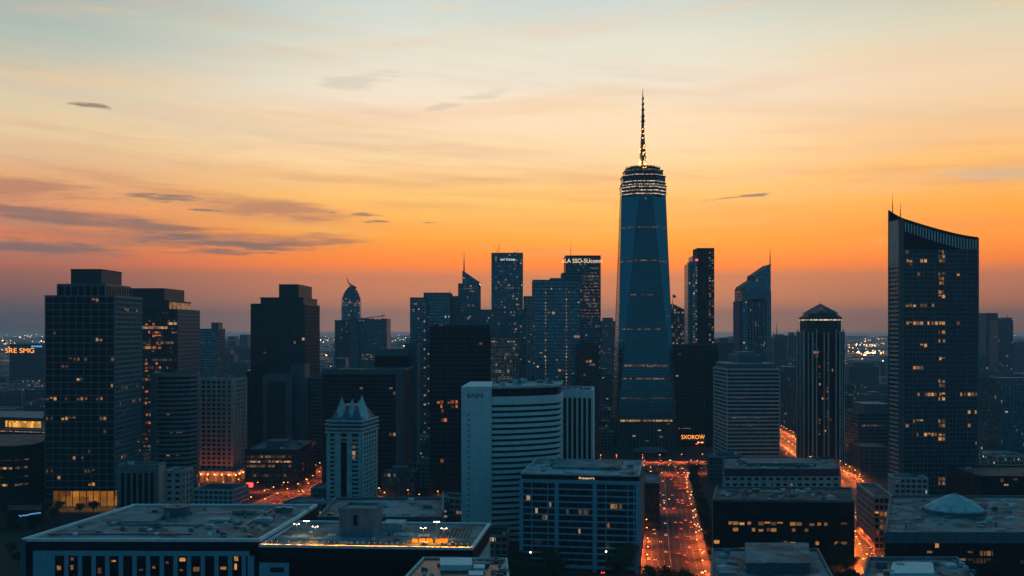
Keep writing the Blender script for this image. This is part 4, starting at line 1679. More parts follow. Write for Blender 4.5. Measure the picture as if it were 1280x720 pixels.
# ---- centre group behind
b = std('twin_slab_rear', 'hazy slab tower with a column of lit windows, left of the black slab tower', 'office tower', rect(513, 533, 1320, 50), zat(373, 1320), 'g_blue', 'f_slate', 4.0, 4, .6, 1.2)
b.lit(0, 0, b.zt, 4, 4, [(f_, b_) for f_ in range(4, 46) for b_ in (2, 4) if (f_ * 5 + b_ * 7) % 3 == 0], 'litw', pw=1.4, sh=2)
b.strip(0, zat(381, 1320), 2.2, 'stripdim', .2, .95, n1=.6)
b = std('wide_slab_rear', 'hazy flat topped slab tower behind the black slab tower', 'office tower', rect(530, 562, 1330, 60), zat(367, 1330), 'g_blue', 'f_slate', 4.0, 3.6, .4, .9)
b.lit(0, 0, b.zt, 4, 4, [(f_, b_) for f_ in range(4, 42) for b_ in (0, 1) if (f_ * 3 + b_ * 5) % 4 == 0], 'litw', pw=1.6, sh=2)
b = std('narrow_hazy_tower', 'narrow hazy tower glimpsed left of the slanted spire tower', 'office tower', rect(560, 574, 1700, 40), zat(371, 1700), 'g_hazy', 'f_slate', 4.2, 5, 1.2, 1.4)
b.mast(px2x(562, 1700), 1710, b.zt, zat(360, 1700), .8, mat='f_slate')


def profile(name, label, cat, pts, Y, depth, gl, fr, fh=4.0, bw=4.0, pw=.6, sh=1.0, group=None, pm='f_slate', gtop=None):
    """tower whose sloping roof line is given as photo points from left to right"""
    xs = [px2x(a, Y) for a, _ in pts]
    zs = [zat(c_, Y) for _, c_ in pts]
    b_ = Bld(name, label, cat, [(xs[0], Y), (xs[-1], Y), (xs[-1], Y + depth), (xs[0], Y + depth)], group)
    f_ = [Vector((x, Y)) - b_.c for x in xs]
    bk = [Vector((x, Y + depth)) - b_.c for x in xs]
    poly = f_ + bk[::-1]
    m_ = MB()
    n_ = len(poly)
    zz = zs + zs[::-1]
    u = 0
    for i in range(n_):
        j = (i + 1) % n_
        a_, c_ = poly[i], poly[j]
        L_ = (c_ - a_).length
        m_.face([(*a_, 0), (*c_, 0), (*c_, zz[j]), (*a_, zz[i])], [(u, 0), (u + L_, 0), (u + L_, zz[j]), (u, zz[i])])
        u += L_
    b_.part(m_, 'glass_wall', M[gl])
    m_ = MB()
    for i in range(len(xs) - 1):
        a_, c_ = f_[i], f_[i + 1]
        a2, c2 = bk[i], bk[i + 1]
        m_.face([(*a_, zs[i] + .02), (*c_, zs[i + 1] + .02), (*c2, zs[i + 1] + .02), (*a2, zs[i] + .02)])
    b_.part(m_, 'sloping_roof', M['roof_d'])
    m_ = MB()
    for i in range(len(xs) - 1):
        for yy in (f_[0].y, bk[0].y):
            m_.beam((f_[i].x, yy, zs[i] + .3), (f_[i + 1].x, yy, zs[i + 1] + .3), 1.2)
    for k_ in (0, -1):
        m_.beam((f_[k_].x, f_[k_].y - .6, zs[k_] + .3), (bk[k_].x, bk[k_].y + .6, zs[k_] + .3), 1.15)
    b_.part(m_, 'roof_edge', M[pm])
    if fr:
        b_.grid(0, min(zs) - 1 if gtop is None else gtop, M[fr], fh, bw, pw, sh)
    b_.zt = min(zs)
    b_.zs = zs
    return b_


b = profile('slanted_spire_tower', 'hazy tower with slanted roof and thin spire left of the flat topped tower', 'skyscraper', [(573, 355), (578.4, 355), (578.5, 339), (599.5, 353.5)], 1520, 45, 'g_bluelit', 'f_slate', 4.2, 3.8, .5, 1.0)
b.mast(px2x(580, 1520), 1522, b.zs[2] - 4, zat(314, 1520), 1.1, 'spire', 'f_slate')
b.lit(0, 0, b.zt, 4.2, 3.8, [(50, k_) for k_ in range(2, 7)] + [(49, 4), (49, 5), (47, 3), (44, 5), (42, 1), (40, 4)], 'litw')
b = std('wide_shoulder_block', 'lower hazy block wrapping the foot of the tall flat topped tower', 'office tower', rect(596, 657, 1480, 40), zat(388, 1480), 'g_bluelit', 'f_slate', 4.2, 4, .7, 1.2)
b = std('flat_topped_signed_tower', 'tall flat topped blue tower with a small white sign near its top', 'skyscraper', rect(614.5, 653.5, 1490, 44), zat(317, 1490), 'g_bluelit', 'f_slate', 4.0, 4.2, .35, .8, .3, .22)
b.text('aoi Cosep', 0, .52, zat(325.5, 1490), 3.4, 'sign_w', off=.5, sx=1.1)
b.mast(px2x(620.5, 1490), 1500, b.zt, b.zt + 9, .3, mat='f_slate')
b.mast(px2x(623.5, 1490), 1500, b.zt, zat(296, 1490), .4, mat='f_slate')
b.mast(px2x(647, 1490), 1500, b.zt, b.zt + 11, .3, mat='f_slate')
for x_ in (642, 643.8):
    b.box(rect(x_, x_ + 1.4, 1496, 6), b.zt, b.zt + 2.6, 'f_slate', 'roof_box')
sp = random.Random(11)
cells_ = []
for f_ in range(24, 58):
    for b_ in range(11):
        v = (f_ - 24) / 34
        if sp.random() < (.30 if 2 < b_ < 10 and .3 < v < .9 else .06):
            cells_.append((f_, b_))
b.lit(0, 0, b.zt, 4.0, 4.2, cells_, 'litdim', pw=2.0, sh=2.4)
b = std('beige_lit_grid_tower', 'short beige gridded tower with many lit windows behind the white banded tower', 'office tower', rect(612, 648, 1260, 50), zat(424, 1260), 'g_lit', 'f_pink', 4.0, 3.6, 1.3, 1.4)
b.box(rect(619, 646, 1264, 36), b.zt, zat(417, 1264), 'f_slate')
for e_ in range(9):
    b.lit(0, 0, b.zt, 4.0, 3.6, [(f_, e_) for f_ in (30, 31, 26, 25, 22, 19, 18, 14) if (f_ * 3 + e_ * 5) % 7 < 4], 'litdim', pw=2.0, sh=2.2)
b = std('slim_rear_tower', 'slim pale hazy tower at the left edge of the stepped banded tower', 'office tower', rect(655, 667, 1640, 40), zat(371, 1640), 'g_hazy', 'f_pale', 4.2, 5, .9, 1.4)
b = std('stepped_banded_tower', 'blue banded glass tower with two vertical lines of lamps and a stepped roof', 'skyscraper', rect(666.5, 725, 1210, 55), zat(351, 1210), 'g_blue', 'f_slate', 4.0, 55, .4, 1.15, .4, .35)
b.box(rect(688, 726, 1211, 50), b.zt, zat(347.5, 1211), 'f_slate', 'upper_storey')
for px_ in (682, 708):
    for i in range(32):
        mb = MB()
        x_ = px2x(px_, 1210) - b.c.x
        z_ = b.zt - 10 - i * 4.0
        if rnd.random() < .12:
            continue
        mb.box(x_ - .6, b.poly[0].y - .65, z_ - 1.0, x_ + .6, b.poly[0].y - .3, z_ + 1.0)
        b.part(mb, 'line_lamp', M['litw'])
scatter(b, 0, 12, 4, 'litw', run=2)
b = std('signed_dark_tower', 'dark tower with a long pale orange sign across its top', 'skyscraper', rect(707.5, 750.5, 1400, 50), zat(320.5, 1400), 'g_bluelit', 'f_black', 4.0, 60, .3, 1.3)
b.box(rect(702.5, 708, 1404, 42), 0, zat(341, 1404), 'f_slate', 'side_wing')
b.text('uLA SSO-SUconm', 0, .47, zat(328.5, 1400), 5.6, 'sign_p', off=.6, sx=.95)
b.mast(px2x(714, 1400), 1410, b.zt, zat(302, 1400), .4, mat='f_slate')
b.strip(0, zat(336, 1400), 1.6, 'stripdim', .7, .97, n1=.5)
for k_ in range(14):
    b.strip(0, zat(342 + k_ * 4.2, 1400), 1.5, 'stripdim', .3 + .3 * rnd.random(), .97, n1=.45)
b = std('dim_side_block', 'dim slate block at the right foot of the stepped banded tower', 'office block', rect(724, 748, 1180, 40), zat(432, 1180), 'g_dark', 'f_dark', 4, 3.6, .5, 1.2)
b.lit(0, 0, b.zt, 4, 3.6, [(28, 2), (28, 3), (27, 3), (27, 4), (24, 1)], 'litw')

# ================================================================== T: the tallest tower
YT = 1335
xc = px2x(803.5, YT)
b = Bld('tallest_tower', 'tallest tower, tapering teal glass with triangular facets, lamp ringed crown and lattice spire', 'skyscraper',
        [(xc - 37, YT - 37), (xc + 37, YT - 37), (xc + 37, YT + 37), (xc - 37, YT + 37)])
zb = zat(527, YT - 37)
ztop = zat(243, YT - 28)
A0, C0, H0 = 37.0, 8.0, 28.5


def oct_(t_, o_=0.0, z=None):
    x, y = A0 + (C0 - A0) * t_, A0 + (H0 - A0) * t_
    x += o_ * .4
    y += o_
    zz_ = zb + (ztop - zb) * t_ if z is None else z
    return [(-x, -y, zz_), (x, -y, zz_), (y, -x, zz_), (y, x, zz_), (x, y, zz_), (-x, y, zz_), (-y, x, zz_), (-y, -x, zz_)]


NF = 70
mb = MB()
mb.loft([oct_(.0005 + .9995 * i / NF) for i in range(NF + 1)])
b.part(mb, 'glass_facets', M['g_teal'])
mb = MB()
for i in range(1, NF):
    t_ = i / NF
    r0 = oct_(t_, .10)
    dz_ = .14
    for e in range(8):
        a_, c_ = r0[e], r0[(e + 1) % 8]
        if math.dist(a_, c_) < 1:
            continue
        tv = ((c_[0] - a_[0]) / math.dist(a_, c_), (c_[1] - a_[1]) / math.dist(a_, c_))
        mb.obox(a_, tv, 0, math.dist(a_, c_), -.3, 0, a_[2] - dz_, a_[2] + dz_)
b.part(mb, 'floor_bands', M['f_slate'])
# pale seams along the facet edges
mb = MB()
r0, r1 = oct_(.0005, .05), oct_(1, .05)
for a_, c_ in zip(r0, r1):
    mb.beam(a_, c_, .45)
b.part(mb, 'facet_edges', M['f_dark'])


def facet_strip(py_, h_, mat, edges=(0, 1, 7), lo_=0.03, hi_=.97, name='lit_floor', o_=.3):
    z_ = zat(py_, YT - 33)
    t_ = (z_ - zb) / (ztop - zb)
    r_ = oct_(t_, o_, z_)
    for e in edges:
        a_, c_ = r_[e], r_[(e + 1) % 8]
        Ld = math.dist(a_, c_)
        if Ld < 3:
            continue
        tv = ((c_[0] - a_[0]) / Ld, (c_[1] - a_[1]) / Ld)
        m_ = MB()
        m_.obox(a_, tv, Ld * lo_, Ld * hi_, -.6, .02, z_, z_ + h_)
        b.part(m_, name, M[mat])


for py_, h_, mt_, ed_ in ((284, 1.3, 'stripdim', (7, 0, 1)), (326, 1.6, 'stripdim', (0,)), (327, 1.4, 'stripdim', (7, 1)), (369, 1.2, 'stripdim', (0,)),
                          (412, 1.2, 'stripdim', (0, 7)), (426, .9, 'stripdim', (7,)), (458, 2.2, 'stripdim', (0,)), (474, 1.6, 'stripdim', (0,)),
                          (395, 1.0, 'stripdim', (1,)), (498, 1.0, 'stripdim', (0,))):
    facet_strip(py_, h_, mt_, ed_)
facet_strip(458.5, 1.4, 'stripdim', (0,), .35, .9)
# base: golden band over a flared stone podium
mb = MB()
mb.loft([[(x * s, y * s, z_) for x, y in ((-37, -37), (37, -37), (37, 37), (-37, 37))] for s, z_ in ((1.15, 0), (1.085, zb * .45), (1.03, zb - 1.2))])
b.part(mb, 'podium', M['f_dark'])
mb = MB()
for e in range(4):
    P4 = [(-37, -37), (37, -37), (37, 37), (-37, 37)]
    a_, c_ = P4[e], P4[(e + 1) % 4]
    for k_ in range(19):
        u = k_ / 18
        s0 = Vector(a_).lerp(Vector(c_), u)
        mb.beam((s0.x * 1.155, s0.y * 1.155, 0), (s0.x * 1.035, s0.y * 1.035, zb - 1.0), .9)
b.part(mb, 'podium_fins', M['f_slate'])
mb = MB()
mb.prism([Vector(v) * 1.04 for v in P4], zb - 1.25, zb + .05)
b.part(mb, 'podium_cornice', M['f_dark'])
for e in (0, 1, 2):
    a_, c_ = Vector(P4[e]), Vector(P4[(e + 1) % 4])
    tv = (c_ - a_).normalized()
    mb = MB()
    mb.obox(a_, (tv.x, tv.y), 4, 70, -.1, .75, zb + .1, zb + 2.3)
    b.part(mb, 'golden_band', M['strip'])
for u, z_ in ((.3, 15), (.7, 22), (.72, 14), (.5, 9), (.85, 30)):
    mb = MB()
    k_ = 1.15 - .11 * z_ / zb
    a_ = Vector(P4[0]).lerp(Vector(P4[1]), u) * k_
    mb.box(a_.x - 2, a_.y - .9, z_, a_.x + 2, a_.y + 1, z_ + 1.2)
    b.part(mb, 'lit_window', M['litw'])
# crown
tiers = [(243, 231, 28.6, 9.5), (231, 227, 27.6, 9.2), (227, 218.5, 27.4, 9), (218.5, 211, 24.5, 8.5)]
for i, (ya, yb, h_, c_) in enumerate(tiers):
    za, z2 = zat(ya, YT - 28), zat(yb, YT - 28)
    x, y = c_ + 4, h_
    ring = [(-x, -y), (x, -y), (y, -x), (y, x), (x, y), (-x, y), (-y, x), (-y, -x)]
    mb = MB()
    mb.prism([Vector(v) for v in ring], za, z2)
    b.part(mb, 'crown_tier', M['g_dark'])
    for zz in ((za + .6, za + 5.0, za + 9.6) if i == 0 else (za + .3,) if i == 1 else (za + .4, za + 8.2) if i == 2 else (za + .5, za + 7.0)):
        mb = MB()
        mb.prism([Vector(v) * (1.012 + .003 * i) for v in ring], zz, zz + 1.3, False)
        lr = b.part(mb, 'light_ring', M['ring'])
    mb = MB()
    mb.prism([Vector(v) * 1.03 for v in ring], z2 - .5, z2 + .5, True, True)
    b.part(mb, 'crown_ledge', M['f_dark'])
z0s = zat(211, YT)
mb = MB()
mb.loft([ngon(23, z0s - .5, 16), ngon(17, z0s + 2.2, 16), ngon(5, z0s + 4.5, 16)])
b.part(mb, 'crown_cap', M['f_dark'])
mb = MB()
for i in range(26):
    a_ = 6.2832 * i / 26
    mb.box(22 * math.cos(a_) - .4, 22 * math.sin(a_) - .4, z0s, 22 * math.cos(a_) + .4, 22 * math.sin(a_) + .4, z0s + 1.8)
b.part(mb, 'crown_posts', M['f_dark'])
# lattice spire
ztip = zat(111, YT)
zl = zat(160, YT)
mb = MB()
mb.cyl(0, 0, z0s + 3, zl, 2.4, 2.0, 8)
mb.cyl(0, 0, zl, zat(140, YT), 2.0, 1.4, 8)
mb.cyl(0, 0, zat(140, YT), ztip, 1.3, .25, 8)
b.part(mb, 'spire', M['f_dark'])
mb = MB()
lev = [z0s + 3 + (zl - z0s - 3) * k_ / 7 for k_ in range(8)]
for k_ in range(7):
    ra, rb_ = 5.6 * (1 - .1 * k_), 5.6 * (1 - .1 * (k_ + 1))
    for s in range(4):
        a_, a2 = 1.5708 * s + .785, 1.5708 * (s + 1) + .785
        pa = (ra * math.cos(a_), ra * math.sin(a_), lev[k_])
        pb_ = (rb_ * math.cos(a_), rb_ * math.sin(a_), lev[k_ + 1])
        pc = (rb_ * math.cos(a2), rb_ * math.sin(a2), lev[k_ + 1])
        mb.beam(pa, pb_, .8)
        mb.beam(pa, pc, .5)
        mb.beam(pb_, pc, .55)
    mb.cyl(0, 0, lev[k_] - .2, lev[k_] + .2, ra * .8, n=10)
b.part(mb, 'spire_lattice', M['f_steel'])
mb = MB()
for k_, zz in enumerate((zat(152, YT), zat(146, YT), zat(138, YT), zat(131, YT), zat(124, YT))):
    mb.cyl(0, 0, zz - .3, zz + .3, 3.0 - .35 * k_, n=8)
    mb.cyl(.3, 0, zz + .3, zz + 2.6, 2.2 - .25 * k_, n=6)
b.part(mb, 'spire_platforms', M['f_dark'])
for i in range(42):
    k_ = rnd.random()
    zz = z0s + 2.5 + (zl - z0s) * k_ ** 1.6
    a_ = 6.28 * rnd.random()
    r_ = 5.4 * (1 - .6 * k_)
    mb = MB()
    q_ = .42
    mb.box(r_ * math.cos(a_) - q_, r_ * math.sin(a_) - q_, zz - q_, r_ * math.cos(a_) + q_, r_ * math.sin(a_) + q_, zz + q_)
    b.part(mb, 'spire_lamp', M['sodium'] if i % 3 else M['sodium_w'])
for k_ in range(3):
    ld = bpy.data.lights.new('spire_light', 'POINT')
    ld.energy = 50000
    ld.color = (1, .4, .1)
    ld.shadow_soft_size = .6
    lo = bpy.data.objects.new('spire_light', ld)
    lo.location = (6 * math.cos(2.1 * k_ - 2.4), 6 * math.sin(2.1 * k_ - 2.4), z0s + 8)
    lo.parent = b.root
    COL.objects.link(lo)
mb = MB()
mb.box(-1.0, -30.5, ztop - 6.5, 1.0, -29, ztop - 4)
b.part(mb, 'facade_lamp', M['litw'])
# round pavilion in front of the tower
pv = pxpoly((812, 1215))[0]
b = Bld('round_pavilion', 'low round dark pavilion with a domed roof at the foot of the tallest tower', 'pavilion', [Vector((pv.x + 19 * math.cos(6.2832 * i / 20), pv.y + 12 * math.sin(6.2832 * i / 20))) for i in range(20)])
mb = MB()
b.body(0, 6, M['g_dark'])
def ell(s, z_):
    return [(v.x * s, v.y * s, z_) for v in b.poly]
mb.loft([ell(1.12, 5.8), ell(1.12, 6.6), ell(.9, 8.6), ell(.55, 10.2), ell(.12, 10.9)])
b.part(mb, 'domed_roof', M['f_slate'])

# ---- R1
b = std('dark_sign_block', 'dark tapering glass block with an orange lit sign, right of the tallest tower', 'office block', pxpoly((841, 1312), (897, 1312), (897, 1362), (841, 1362)), zat(432, 1312), 'g_black', 'f_dark', 4.2, 4.4, .4, .9, .35, .25, roof='roof_d', clutter=4)
mb = MB()
mb.hexa([(-29.0 + 14, -25.4, 0), (-29.0 + 15, -25.4, 0), (-29 + 15, 24, 0), (-29 + 14, 24, 0)], [(-29.2, -25.4, b.zt + .3), (-28.2, -25.4, b.zt + .3), (-28.2, 24, b.zt + .3), (-29.2, 24, b.zt + .3)])
b.box(rect(834, 842, 1330, 30), 0, b.zt - 3, 'g_black', 'side_wing')
b.box(rect(881, 898, 1308, 8), 0, zat(440, 1308), 'f_black', 'corner_slab')
b.text('L SXOROW', 0, .40, zat(548.5, 1312), 5.0, 'sign_o', off=1.3, sx=.95)
mb = MB()
p = b.poly[0]
mb.obox(p, (1, 0), 3, 34, -.1, .9, zat(550, 1312), zat(540, 1312))
b.part(mb, 'sign_panel', M['f_black'])
b.strip(0, zat(548.5, 1312), 1.6, 'gold', .80, .97, n1=.8, name='canopy_light')
b.strip(0, zat(536, 1312), 1.0, 'stripdim', .05, .4, n1=.6)
scatter(b, 0, 12, 19, 'litw', run=2)
mb = MB()
mb.obox(p, (1, 0), 0, 58, .2, 9, 8.5, 9.4)
b.part(mb, 'entrance_canopy', M['f_dark'])
for i in range(9):
    mb = MB()
    x_ = p.x + 30 + i * 3 + rnd.uniform(-1, 1)
    z_ = rnd.uniform(2, 8)
    mb.box(x_ - .8, p.y - 2, z_, x_ + .8, p.y - 1.4, z_ + 1)
    b.part(mb, 'shop_sign', M['red_l'] if i % 3 == 0 else M['sodium_w'])
# R2 flag tower
b = profile('slope_roofed_flag_tower', 'small hazy tower with a sloped roof and flag, right beside the tallest tower', 'office tower', [(836, 392), (839.8, 392), (840, 380), (858.5, 389)], 1720, 45, 'g_lit', 'f_slate', 4.2, 4, .9, 1.3)
b.lit(0, 0, b.zt, 4.2, 4, [(f_, e_) for f_ in range(26, 41) for e_ in range(6) if (f_ * 5 + e_ * 3) % 4 == 0], 'litw', pw=1.6, sh=2)
fx = px2x(841, 1722) - b.c.x
b.mast(fx, -20, b.zs[2] - 1, zat(367, 1720), .5, 'flagpole', 'f_slate', local=True)
mb = MB()
mb.hexa([(fx, -20.1, zat(372, 1720)), (fx + 5, -21, zat(372.5, 1720)), (fx + 5, -20.8, zat(372.5, 1720)), (fx, -19.9, zat(372, 1720))],
        [(fx, -20.1, zat(368, 1720)), (fx + 5, -21, zat(369, 1720)), (fx + 5, -20.8, zat(369, 1720)), (fx, -19.9, zat(368, 1720))])
b.part(mb, 'flag', M['f_grey'])
# R3 stepped slim tower
b = std('stepped_lit_edge_tower', 'slim tower in three steps with lines of lit windows down its edges', 'skyscraper', rect(872, 892.5, 1600, 40), zat(311, 1600), 'g_black', 'f_dark', 4.0, 4, .8, 1.1)
b.box(rect(865.5, 872, 1602, 36), 0, zat(320, 1602), 'g_blue', 'middle_step')
b.box(rect(860, 865.5, 1604, 34), 0, zat(330, 1604), 'g_blue', 'lower_step')
b.box(rect(863, 866, 1603, 30), 0, zat(327, 1603), 'f_slate', 'step_fin')
nb = max(1, round((b.poly[1] - b.poly[0]).length / 4))
sp = random.Random(6)
b.lit(0, 0, b.zt, 4.0, 4, [(f_, nb - 1 - k_) for f_ in range(20, 68) for k_ in (0, 1) if sp.random() < .55], 'litw', pw=1.6, sh=2)
st_ = b.L(rect(865.5, 872, 1602, 36))
b.nlit = 52
b.lit(0, 0, zat(320, 1602), 4.0, 4, [(f_, k_) for f_ in range(18, 62) for k_ in (0, 1) if sp.random() < .5], 'litw', poly=st_, pw=1.8, sh=2)
mb = MB()
x_ = px2x(871, 1600) - b.c.x
mb.box(x_ - 1.6, b.poly[0].y - 1, zat(326, 1600), x_ + 1.6, b.poly[0].y - .2, zat(324, 1600))
b.part(mb, 'red_lamp', M['red_l'])
for u in (.1, .3, .5, .7, .9):
    c = b.poly[0].lerp(b.poly[1], u)
    b.mast(c.x, c.y + 2, b.zt, b.zt + 4 + 3 * (u == .7), .25, local=True)
# R4
b = profile('slanted_blade_tower', 'hazy tower with a roof slanting up to a spire on its right edge', 'skyscraper',
            [(928, 362), (930, 358), (944, 349), (944.2, 344), (950, 340.5), (963.5, 331)], 1510, 50, 'g_blue', 'f_slate', 4.2, 60, .6, 1.0)
b.box(rect(924.5, 928.2, 1512, 44), 0, zat(376, 1512), 'f_slate', 'side_slab')
b.mast(px2x(962.8, 1510), 1511, b.zs[-1] - 3, zat(307, 1510), .9, 'spire', 'f_slate')
mb = MB()
x0, x1 = px2x(936, 1510) - b.c.x, px2x(957, 1510) - b.c.x
y0 = b.poly[0].y
zt_ = zat(374, 1510)
for i in range(7):
    x_ = x0 + (x1 - x0) * i / 6
    mb.box(x_ - .7, y0 - 1.4, 0, x_ + .7, y0 + .1, zt_ - 3)
mb.box(x0 - .7, y0 - 1.5, zt_ - 3, x1 + .7, y0 + .1, zt_)
b.part(mb, 'ribbed_bay', M['f_dark'])
b.lit(0, 0, zat(362, 1510), 4.2, 4, [(38, 4), (38, 5), (37, 4), (37, 5), (30, 6)], 'litw')
# R6
b = std('twin_rounded_tower', 'far hazy shouldered tower with a thin mast, right of the slanted blade tower', 'office tower', rect(968, 983, 2200, 40), zat(423, 2200), 'g_hazy', 'f_slate', 4.4, 5, 1.2, 1.4)
b.box(rect(970, 980, 2206, 30), b.zt, zat(418, 2206), 'f_slate', 'upper_storey')
b.mast(px2x(972, 2206), 2215, zat(418, 2200), zat(402, 2200), 1.0, mat='f_slate')
# R5
Y5_ = 1110
b = std('striped_office_tower', 'grey office tower with pale horizontal stripes and a raised roof box, right of centre', 'office tower', rect(909, 974, Y5_, 62, -2), zat(462, Y5_), 'g_dark', 'f_pale', 4.25, 80, .6, 1.75, .6, .7, roof='roof')
t1 = inset(b.poly, [0, 4, 4, 1])
z1 = zat(454, Y5_ + 4)
b.body(b.zt, z1 - 1, M['f_slate'], poly=t1, name='setback_storey')
b.box(inset(b.poly, [-.5, 6, 4, 1]), z1 - 1, z1, 'f_pale', 'cornice', True)
t2 = inset(b.poly, [6, 16, 8, 14])
b.box(t2, z1, zat(444, Y5_ + 8), 'f_slate', 'plant_room', True)
t3 = inset(b.poly, [14, 22, 10, 18])
b.box(t3, zat(444, Y5_ + 8), zat(440, Y5_ + 14), 'f_grey', 'plant_room', True)
for py_, u0, u1, m_ in ((498, .03, .33, 'stripdim'), (522.5, .04, .78, 'strip'), (533, .3, .5, 'stripdim'), (575.5, .17, .84, 'gold'), (512, .1, .25, 'stripdim')):
    b.strip(0, zat(py_, Y5_), 2.0, m_, u0, u1, n1=.28)
# R7
Y7 = 1140
p7 = rect(1008, 1057.5, Y7, 44)


def chamfer(poly, a):
    res = []
    n_ = len(poly)
    for i in range(n_):
        p_, pr, nx = poly[i], poly[i - 1], poly[(i + 1) % n_]
        res.append(p_ + (pr - p_).normalized() * a)
        res.append(p_ + (nx - p_).normalized() * a)
    return res


b = Bld('pyramid_topped_tower', 'dark chamfered tower with vertical ribs and a lattice pyramid on top', 'skyscraper', chamfer(p7, 7))
zl7 = zat(416, Y7)
b.body(0, zl7, M['g_black'], name='lower_shaft')
b.roof(zl7, M['roof_d'])
up7 = inset(b.poly, 3.2)
zu7 = zat(399, Y7 + 3)
b.body(zl7, zu7, M['g_dark'], poly=up7, name='upper_shaft')
mb = MB()
for e in range(8):
    pp, qq = b.poly[e], b.poly[(e + 1) % 8]
    Lq = (qq - pp).length
    tv = (qq - pp) / Lq
    us = (.0, .14, .42, .58, .86, 1.0) if Lq > 15 else (0, .5, 1)
    for k_, u in enumerate(us):
        mb.obox(pp, (tv.x, tv.y), Lq * u - .55, Lq * u + .55, -.1, .9 + .01 * e, 0, zl7 + (4 if u in (.14, .86) else 1.2) + .01 * e)
b.part(mb, 'ribs', M['f_pale'])
b.grid(0, zl7, M['f_black'], 4.0, 3.0, .25, .8, .25, .2)
b.grid(zl7, zu7, M['f_dark'], 4.0, 3.0, .3, .8, .25, .2, poly=up7)
b.box(inset(b.poly, 1.8), zu7, zu7 + 2.2, 'f_dark', 'cornice', True)
mb = MB()
mb.prism(inset(b.poly, 2.2), zu7 - 1.4, zu7 - .1, False)
b.part(mb, 'light_ring', M['ring'])
cb = inset(b.poly, 4.5)
za, zp = zu7 + 2.2, zat(380, Y7 + 22)
mb = MB()
mb.loft([[(*v, za) for v in inset(b.poly, 2.5)], [(*v, za + 4.5) for v in inset(b.poly, 8)]])
b.part(mb, 'roof_base', M['f_dark'])
q4 = [Vector((-15.5, -15.5)), Vector((15.5, -15.5)), Vector((15.5, 15.5)), Vector((-15.5, 15.5))]
mb = MB()
apex = Vector((0, 0, zp))
for e in range(4):
    a_ = Vector((*q4[e], za + 4.4))
    c_ = Vector((*q4[(e + 1) % 4], za + 4.4))
    mb.beam(a_, apex, .9)
    for k_ in range(1, 8):
        u = k_ / 8
        mb.beam(a_.lerp(c_, u), a_.lerp(apex, u) if k_ > 3 else c_.lerp(apex, 1 - u), .45)
        mb.beam(a_.lerp(c_, u), c_.lerp(apex, 1 - u) if k_ > 3 else a_.lerp(apex, u), .45)
        mb.beam(a_.lerp(apex, u), c_.lerp(apex, u), .4)
b.part(mb, 'lattice_pyramid', M['f_steel'])
mb = MB()
mb.loft([[(*(v * .45), za + 4.3) for v in q4], [(*(v * .05), za + 8) for v in q4]])
b.part(mb, 'pyramid_core', M['g_dark'])
b.mast(0, 0, zp - .5, zp + 5, .25, local=True)
pf = b.poly
b.lit(1, 0, zl7, 4.0, 3.0, [(31, 0), (31, 1), (30, 1), (26, 7), (33, 0), (18, 3), (12, 6), (9, 4), (22, 2)], 'lit', pw=.4, sh=1)
sp = random.Random(3)
b.lit(1, 0, zl7, 4.0, 3.0, [(f_, k_) for f_ in range(8, 34) for k_ in (2, 5) if sp.random() < .5], 'litred', pw=1.6, sh=2)
# R8 the tall curved-top tower on the right
Y8 = 905
p8 = rect(1127, 1222.5, Y8, xbl=1111, rot=-3)
b = Bld('curved_top_tower', 'tall dark glass tower with a concave sloping top and louvred crown, on the right', 'skyscraper', p8)
zL, zR, zB = zat(273, Y8), zat(297, Y8 + 3), zat(262.5, p8[3].y)
p = b.poly
NS = 24


def top8(s, dd):
    base = zR + (zL - zR) * (1 - s) ** 1.35
    return base + (zB - zL) * dd * max(0, 1 - s * 1.3) ** 2


fr8 = [p[0].lerp(p[1], i / NS) for i in range(NS + 1)]
bk8 = [p[3].lerp(p[2], i / NS) for i in range(NS + 1)]
zlow = zat(312, Y8)
b.body(0, zlow, M['g_dark'], cap=False)
mb = MB()
for i in range(NS):
    s0, s1 = i / NS, (i + 1) / NS
    a_, c_, c2, a2 = fr8[i], fr8[i + 1], bk8[i + 1], bk8[i]
    mb.face([(*a_, zlow), (*c_, zlow), (*c_, top8(s1, 0)), (*a_, top8(s0, 0))])
    mb.face([(*c2, zlow), (*a2, zlow), (*a2, top8(s0, 1)), (*c2, top8(s1, 1))])
    mb.face([(*a_, top8(s0, 0)), (*c_, top8(s1, 0)), (*c2, top8(s1, 1)), (*a2, top8(s0, 1))])
mb.face([(*fr8[-1], zlow), (*bk8[-1], zlow), (*bk8[-1], top8(1, 1)), (*fr8[-1], top8(1, 0))])
b.part(mb, 'crown_wall', M['f_black'])
mb = MB()
mb.face([(*(bk8[0]), 0), (*(fr8[0]), 0), (*fr8[0], top8(0, 0)), (*bk8[0], top8(0, 1))])
n3 = Vector((-(p[0] - p[3]).y * -1, 0))
side = (p[0] - p[3])
Ls = side.length
tv = side / Ls
mb = MB()
mb.obox(p[3], (tv.x, tv.y), -.3, Ls + .3, -.2, .6, zat(330, Y8), zL - .5)
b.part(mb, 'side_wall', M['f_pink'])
mb = MB()
mb.obox(p[3], (tv.x, tv.y), -.3, 2.2, -.2, .62, 0, zB - .5)
mb.obox(p[3], (tv.x, tv.y), Ls - 5, Ls + .5, -.2, .64, 0, zL - .6)
b.part(mb, 'side_piers', M['f_dark'])
mb = MB()
for i in range(52):
    z = 6 + i * 4.0
    mb.obox(p[3], (tv.x, tv.y), 2.2, Ls - 5, -.1, .4, z, z + 1.7)
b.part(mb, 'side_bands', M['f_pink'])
b.grid(0, zlow, M['f_slate'], 3.95, 3.3, .4, 1.0, .4, .28, edges=[0, 1, 2], major=3)
Lf = (p[1] - p[0]).length
tf = (p[1] - p[0]) / Lf
mb = MB()
